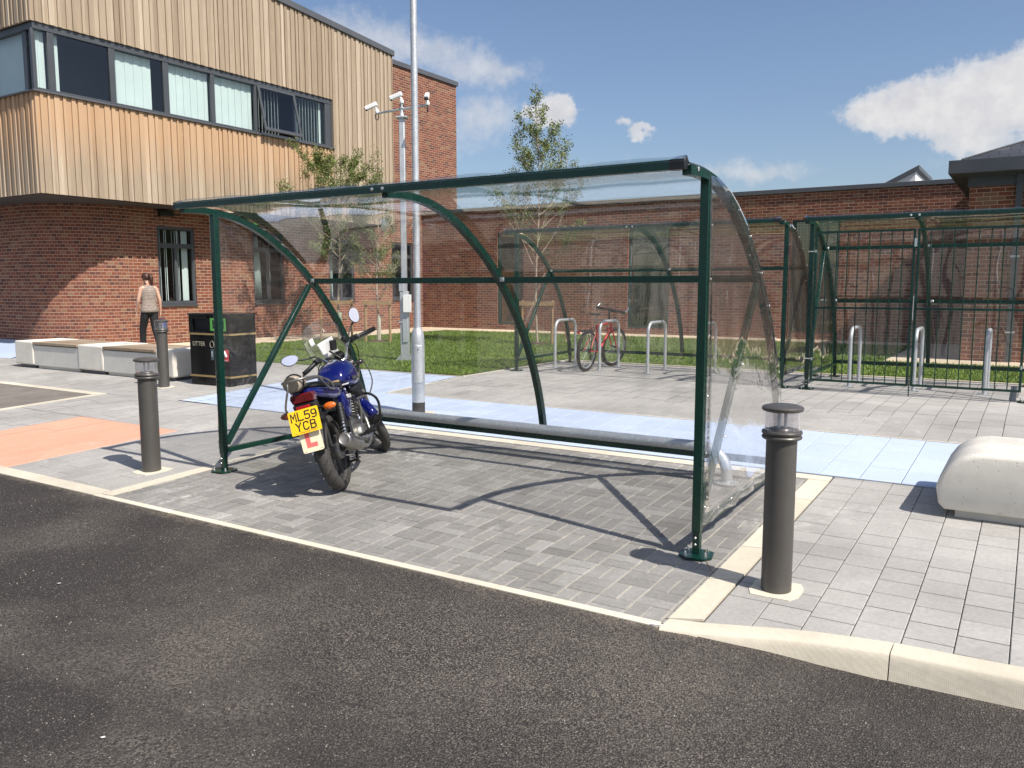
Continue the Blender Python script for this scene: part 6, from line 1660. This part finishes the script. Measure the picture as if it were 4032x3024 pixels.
# clocks
for s, r_ in ((-1, .045), (1, .045)):
    Rc = Matrix.Rotation(radians(-32), 3, 'Y'); c_ = Vector((1.07, s * .055, .99))
    b = SM(); b.lathe([(.001, -.045), (.030, -.04), (r_, -.01), (r_ + .004, .018), (r_, .024), (r_ - .007, .018)], c_, 'z', 28, R=Rc); ck = P(b, 'gauge', blk, smooth=45)
    b = SM(); b.lathe([(r_ - .006, .0150), (.0005, .0155)], c_, 'z', 28, R=Rc); P(b, 'dial', mat('dial_face', (.03, .03, .033), .3, fn=varied(.2, 40)), ck)
    b = SM()
    for k in range(9):
        a = radians(-130 + k * 32); q0, q1 = c_ + Rc @ Vector((.030 * sin(a), .030 * cos(a), .0165)), c_ + Rc @ Vector((.036 * sin(a), .036 * cos(a), .0165)); b.cyl(q0, q1, .0011, n=4)
    b.cyl(c_ + Rc @ Vector((0, 0, .017)), c_ + Rc @ Vector((-.02, .024 * s, .017)), .0010, n=4); P(b, 'dial_marks', M['white'], ck)
b = SM(); b.box((1.045, 0, .955), (.13, .20, .035), (0, radians(-32), 0)); P(b, 'instrument_bracket', blk, bevel=.012)
# handlebar
b = SM(); hb = cat3([(.83, -.37, 1.035), (.90, -.22, 1.055), (.955, -.14, 1.045), (.985, -.075, .955), (.985, 0, .945), (.985, .075, .955), (.955, .14, 1.045), (.90, .22, 1.055), (.83, .37, 1.035)]); b.tube(hb, .011, 12); P(b, 'handlebar', chrome, smooth=60)
for s in (-1, 1):
    g0, g1 = Vector((.825, s * .380, 1.033)), Vector((.882, s * .255, 1.050)); gd = (g1 - g0).normalized()
    b = SM(); b.tube([g0 - gd * .012, g0 - gd * .008, g0, g1, g1 + gd * .006], [.015, .0195, .0185, .0165, .021], 16); P(b, 'grip', blk, smooth=50)
    b = SM(); b.box((.900, s * .205, 1.058), (.05, .055, .045), (0, 0, s * .4)); b.cyl((.875, s * .235, 1.055), (.915, s * .175, 1.06), .024, n=14); P(b, 'switch_housing', blk, bevel=.006)
    b = SM(); b.tube(cat3([(.925, s * .18, 1.045), (.925, s * .24, 1.035), (.895, s * .33, 1.020), (.875, s * .385, 1.018)]), [.0075] * 15 + [.0055], 10, up=(0, 0, 1)); b.lathe([(.001, -.010), (.008, -.006), (.010, 0), (.008, .006), (.001, .010)], (.873, s * .390, 1.018), 'z', 12); P(b, 'lever', alloy, smooth=50)
    b = SM(); b.box((.935, s * .175, 1.045), (.055, .03, .03), (0, 0, s * .5)); P(b, 'lever_perch', blkr, bevel=.004)
    # mirror on its stalk
    mc = Vector((.965, s * .345, 1.225)) if s < 0 else Vector((.915, s * .400, 1.185))
    b = SM(); b.tube(cat3([(.925, s * .175, 1.065), (.935, s * .185, 1.10), (.95, s * .25, 1.15 if s < 0 else 1.12), tuple(mc + Vector((.03, -s * .03, -.05 if s < 0 else -.015)))]), [.0075] * 15 + [.010], 10); P(b, 'mirror_stalk', blk, smooth=60)
    Rm2 = Matrix.Rotation(radians(-6), 3, 'Z') @ Matrix.Rotation(radians(14), 3, 'Y') @ Matrix.Rotation(radians(112 if s < 0 else 16), 3, 'X')
    def ell(kx, ky, dx, kx_=1.14):
        kx *= kx_; ky *= 1.0
        return [mc + Rm2 @ Vector((dx, kx * cos(a) * (1 + .12 * sin(a)), ky * sin(a))) for a in [2 * pi * j / 28 for j in range(28)]]
    b = SM(); b.rings([ell(.020, .015, .040), ell(.050, .036, .030), ell(.064, .047, .008), ell(.066, .049, -.006), ell(.062, .045, -.007)]); mh = P(b, 'mirror', blk, smooth=50)
    b = SM(); b.rings([ell(.060, .043, -.0066), ell(.060, .043, -.0084)]); P(b, 'mirror_glass', mirr, mh)
# right brake reservoir, phone mount, cables
b = SM(); b.cyl((.945, -.135, 1.075), (.945, -.135, 1.118), .027, n=6); P(b, 'reservoir', blk, bevel=.003)
b = SM(); b.tube([(.975, -.02, .965), (1.00, .0, 1.03), (1.02, .015, 1.075)], .009, 8); b.box((1.03, -.05, 1.10), (.03, .06, .09), (.3, -.4, .2)); P(b, 'phone_holder', blk, bevel=.006)
b = SM()
b.tube(cat3([(.92, -.17, 1.03), (1.0, -.22, .98), (1.08, -.20, .86), (1.05, -.07, .70)]), .0045, 6); b.tube(cat3([(.92, .17, 1.03), (1.02, .20, .98), (1.08, .16, .88), (1.04, .06, .75)]), .0045, 6); b.tube(cat3([(.93, -.12, 1.03), (1.02, -.16, 1.0), (1.05, -.14, .92), (1.02, -.06, .80)]), .0045, 6)
P(b, 'cables', blk, smooth=60)
b = MB(); b.tube(cat3([(.95, -.10, .90), (.98, -.20, .88), (.93, -.24, .72), (.83, -.20, .60)]), .006, 8); P(b, 'clutch_cable', blk, smooth=60)
# front indicators
for s in (-1, 1):
    b = SM(); b.cyl((1.10, s * .09, .84), (1.10, s * .16, .84), .009, n=8); st_ = P(b, 'indicator', blk)
    b = SM(); b.lathe([(.002, -.045), (.018, -.032), (.026, -.010), (.024, .020), (.002, .042)], (1.10, s * .20, .842), 'y', 14); P(b, 'indicator_lens', mat('dark_lens', (.05, .04, .035), .25, fn=varied(.2, 30)), st_, smooth=60)
# windscreen with its white inner pad and paper disc
b = SM(); rr = []
scr = lambda v, u: Vector((1.235 - .155 * v - .10 * u * u * (1.1 - .25 * v), u * (.155 + .05 * v) * (1 - max(0, v - .62) ** 2 * 2.6), .90 + .46 * v * (1 - .05 * u * u)))
for i in range(15):
    v = i / 14; rr.append([scr(v, -1 + 2 * j / 18) for j in range(19)])
b.rings(rr, close=False, caps=False); sc = P(b, 'windscreen', M['screen'], smooth=80, solid=.003)
b = SM(); rr = []
for i in range(7):
    v = .26 + .34 * i / 6; rr.append([scr(v, -.62 + .80 * j / 8 + .10 * (v - .3)) + Vector((-.010, 0, 0)) for j in range(9)])
b.rings(rr, close=False, caps=False); P(b, 'white_panel', mat('white_sheet', (.78, .78, .77), .6, fn=varied(.03, 6)), sc, smooth=80, solid=.002)
b = SM(); rr = []
for i in range(4):
    v = .62 + .14 * i / 3; rr.append([scr(v, -.02 + .26 * j / 4 + .30) + Vector((-.006, 0, 0)) for j in range(5)])
b.rings(rr, close=False, caps=False); P(b, 'tax_disc_holder', mat('white_paper', (.82, .84, .84), .6, fn=varied(.03, 6)), sc, smooth=80, solid=.002)

# ================================================================ RED BICYCLE
redp = mat('red_bicycle_paint', (.55, .020, .014), .3, fn=varied(.12, 8), Coat_Weight=.4)
bt = mat('bicycle_tyre', (.018, .016, .015), .85, fn=varied(.3, 30, .6, 140))
BX, BYY = -6.13, 11.90
bike = thing('bicycle', 'red mountain bike with silver bar ends leaning against a galvanised hoop in the shelter behind', 'bicycle', (BX, BYY, GL + .003), (radians(4), 0, radians(90.5)))
SA2 = radians(-12); PIV2 = Vector((.98, 0, .6)); RS2 = Matrix.Rotation(SA2, 3, Vector((-sin(radians(19)), 0, cos(radians(19)))))
st2 = lambda q: PIV2 + RS2 @ (Vector(q) - PIV2)
def bwheel(c, xf):
    rim_r = .29
    b = MB(xf=xf); b.lathe([(rim_r - .012, -.010), (rim_r + .008, -.013), (rim_r + .008, .013), (rim_r - .012, .010), (rim_r - .012, -.010)], c, 'y', 48); w0 = b.build('wheel', M['galv'], bike, smooth=40)
    b = MB(xf=xf); rr = []
    for k in range(64):
        a = 2 * pi * k / 64; rr.append([Vector(c) + Vector(((.310 + .028 * cos(q) + (.003 if k % 2 and cos(q) > .3 else 0)) * cos(a), .028 * sin(q), (.310 + .028 * cos(q) + (.003 if k % 2 and cos(q) > .3 else 0)) * sin(a))) for q in [2 * pi * j / 12 for j in range(12)]])
    rr.append(rr[0]); b.rings(rr, caps=False); b.build('tyre', bt, w0, smooth=50)
    b = MB(xf=xf)
    for k in range(32):
        a = 2 * pi * k / 32; s = 1 if k % 2 else -1; a2 = a + s * .5
        b.cyl(Vector(c) + Vector((.02 * cos(a2), s * .026, .02 * sin(a2))), Vector(c) + Vector((rim_r * cos(a), 0, rim_r * sin(a))), .0013, n=4, caps=False)
    b.build('spokes', M['galv'], w0)
    b = MB(xf=xf); b.lathe([(.012, -.05), (.02, -.03), (.016, 0), (.02, .03), (.012, .05)], c, 'y', 16); b.build('hub', blkr, w0, smooth=40)
idn = lambda q: Vector(q)
bwheel((0, 0, .335), idn); bwheel((1.04, 0, .335), st2)
BB, SEATT, HT, HBm = Vector((.43, 0, .29)), Vector((.275, 0, .745)), Vector((.80, 0, .80)), Vector((.85, 0, .66))
b = MB()
b.cyl(BB, SEATT, .0185, n=12); b.cyl(SEATT + Vector((0, 0, -.02)), HT + Vector((.01, 0, -.03)), .0185, n=12); b.cyl(BB, HBm + Vector((-.005, 0, .02)), .021, n=12); b.cyl(HT, HBm, .021, n=14)
for s in (-1, 1): b.cyl((0, s * .06, .335), (.40, s * .03, .29), .010, n=8); b.cyl((0, s * .06, .335), tuple(SEATT + Vector((.01, s * .02, -.05))), .008, n=8)
b.build('frame', redp, bike, smooth=50)
b = MB(xf=st2)
for s in (-1, 1): b.tube([tuple(HBm + Vector((.005, s * .045, -.02))), (.93, s * .055, .52), (1.04, s * .055, .335)], [.014, .014, .010], 10)
b.box(tuple(HBm + Vector((.005, 0, -.02))), (.04, .12, .035)); b.build('fork', redp, bike, smooth=50)
b = MB(xf=st2); b.box((.84, 0, .965), (.08, .12, .05)); b.cyl(HT, (.765, 0, .93), .018, n=10); b.cyl((.765, 0, .93), (.83, 0, .965), .013, n=10); b.build('stem', blkr, bike, smooth=50)
b = MB(xf=st2); b.tube([(.79, -.29, .975), (.83, -.1, .968), (.83, .1, .968), (.79, .29, .975)], .015, 10); b.build('handlebar', blk, bike, smooth=50)
for s in (-1, 1):
    b = MB(xf=st2); b.cyl((.79, s * .295, .975), (.806, s * .17, .972), .022, n=12); b.build('grip', blk, bike, smooth=50)
    b = MB(xf=st2); b.tube([(.79, s * .300, .975), (.85, s * .305, 1.01), (.90, s * .285, 1.05)], .014, 10); b.build('bar_end', chrome, bike, smooth=50)
    b = MB(xf=st2); b.tube([(.85, s * .12, .96), (.88, s * .18, .94), (.86, s * .24, .93)], .005, 6); b.build('brake_lever', blk, bike)
b = MB(); b.cyl(SEATT, (.25, 0, .90), .013, n=12); b.build('seat_post', alloy, bike, smooth=50)
b = MB(); rr = []
for x, hw, z in ((.09, .080, .935), (.14, .088, .928), (.20, .068, .924), (.27, .036, .922), (.35, .022, .924), (.385, .010, .920)): rr.append([(x, -hw, z - .02), (x, -hw * .8, z + .006), (x, 0, z + .010), (x, hw * .8, z + .006), (x, hw, z - .02), (x, 0, z - .018)])
b.rings(rr); b.build('saddle', blk, bike, smooth=60, sub=1)
b = MB(); b.lathe([(.085, -.052), (.090, -.048), (.085, -.044), (.03, -.048)], tuple(BB), 'y', 28); b.cyl(BB + Vector((0, -.065, 0)), BB + Vector((.05, -.07, -.16)), .009, n=8); b.cyl(BB + Vector((0, .06, 0)), BB + Vector((-.05, .07, .16)), .009, n=8); b.build('crankset', blkr, bike, smooth=40)
for p, s in ((BB + Vector((.05, -.11, -.16)), 1), (BB + Vector((-.05, .11, .16)), 1)):
    b = MB(); b.box(tuple(p), (.09, .07, .022)); b.build('pedal', blk, bike, bevel=.004)
b = MB(); b.tube([(0, -.045, .375), (.42, -.048, .375), (.42, -.048, .205), (.02, -.045, .26), (.03, -.045, .20), (-.01, -.045, .27)], .004, 5); b.lathe([(.045, -.05), (.045, -.035)], (0, 0, .335), 'y', 20); b.box((.03, -.06, .24), (.03, .02, .09)); b.build('chain', blkr, bike)
b = MB()
for s in (-1, 1): b.tube([(-.32, s * .05, .66), (.08, s * .05, .66), (.24, s * .02, .70)], .006, 6); b.cyl((0, s * .07, .34), (-.12, s * .05, .66), .005, n=6); b.cyl((0, s * .07, .34), (.03, s * .05, .66), .005, n=6)
for x in (-.32, -.22, -.12, -.02, .07): b.cyl((x, -.05, .66), (x, .05, .66), .005, n=6)
b.build('rear_rack', blk, bike)
b = MB(); b.box((-.345, 0, .64), (.02, .05, .035)); b.build('rear_reflector', redr, bike, bevel=.004)
b = MB(xf=st2)
for k in (-.02, .02): b.tube([(.84, k * 3, .96), (.93, k * 2, .98), (.95, k, .86), (.90, k, .72)], .0035, 5)
b.build('cables', blk, bike)
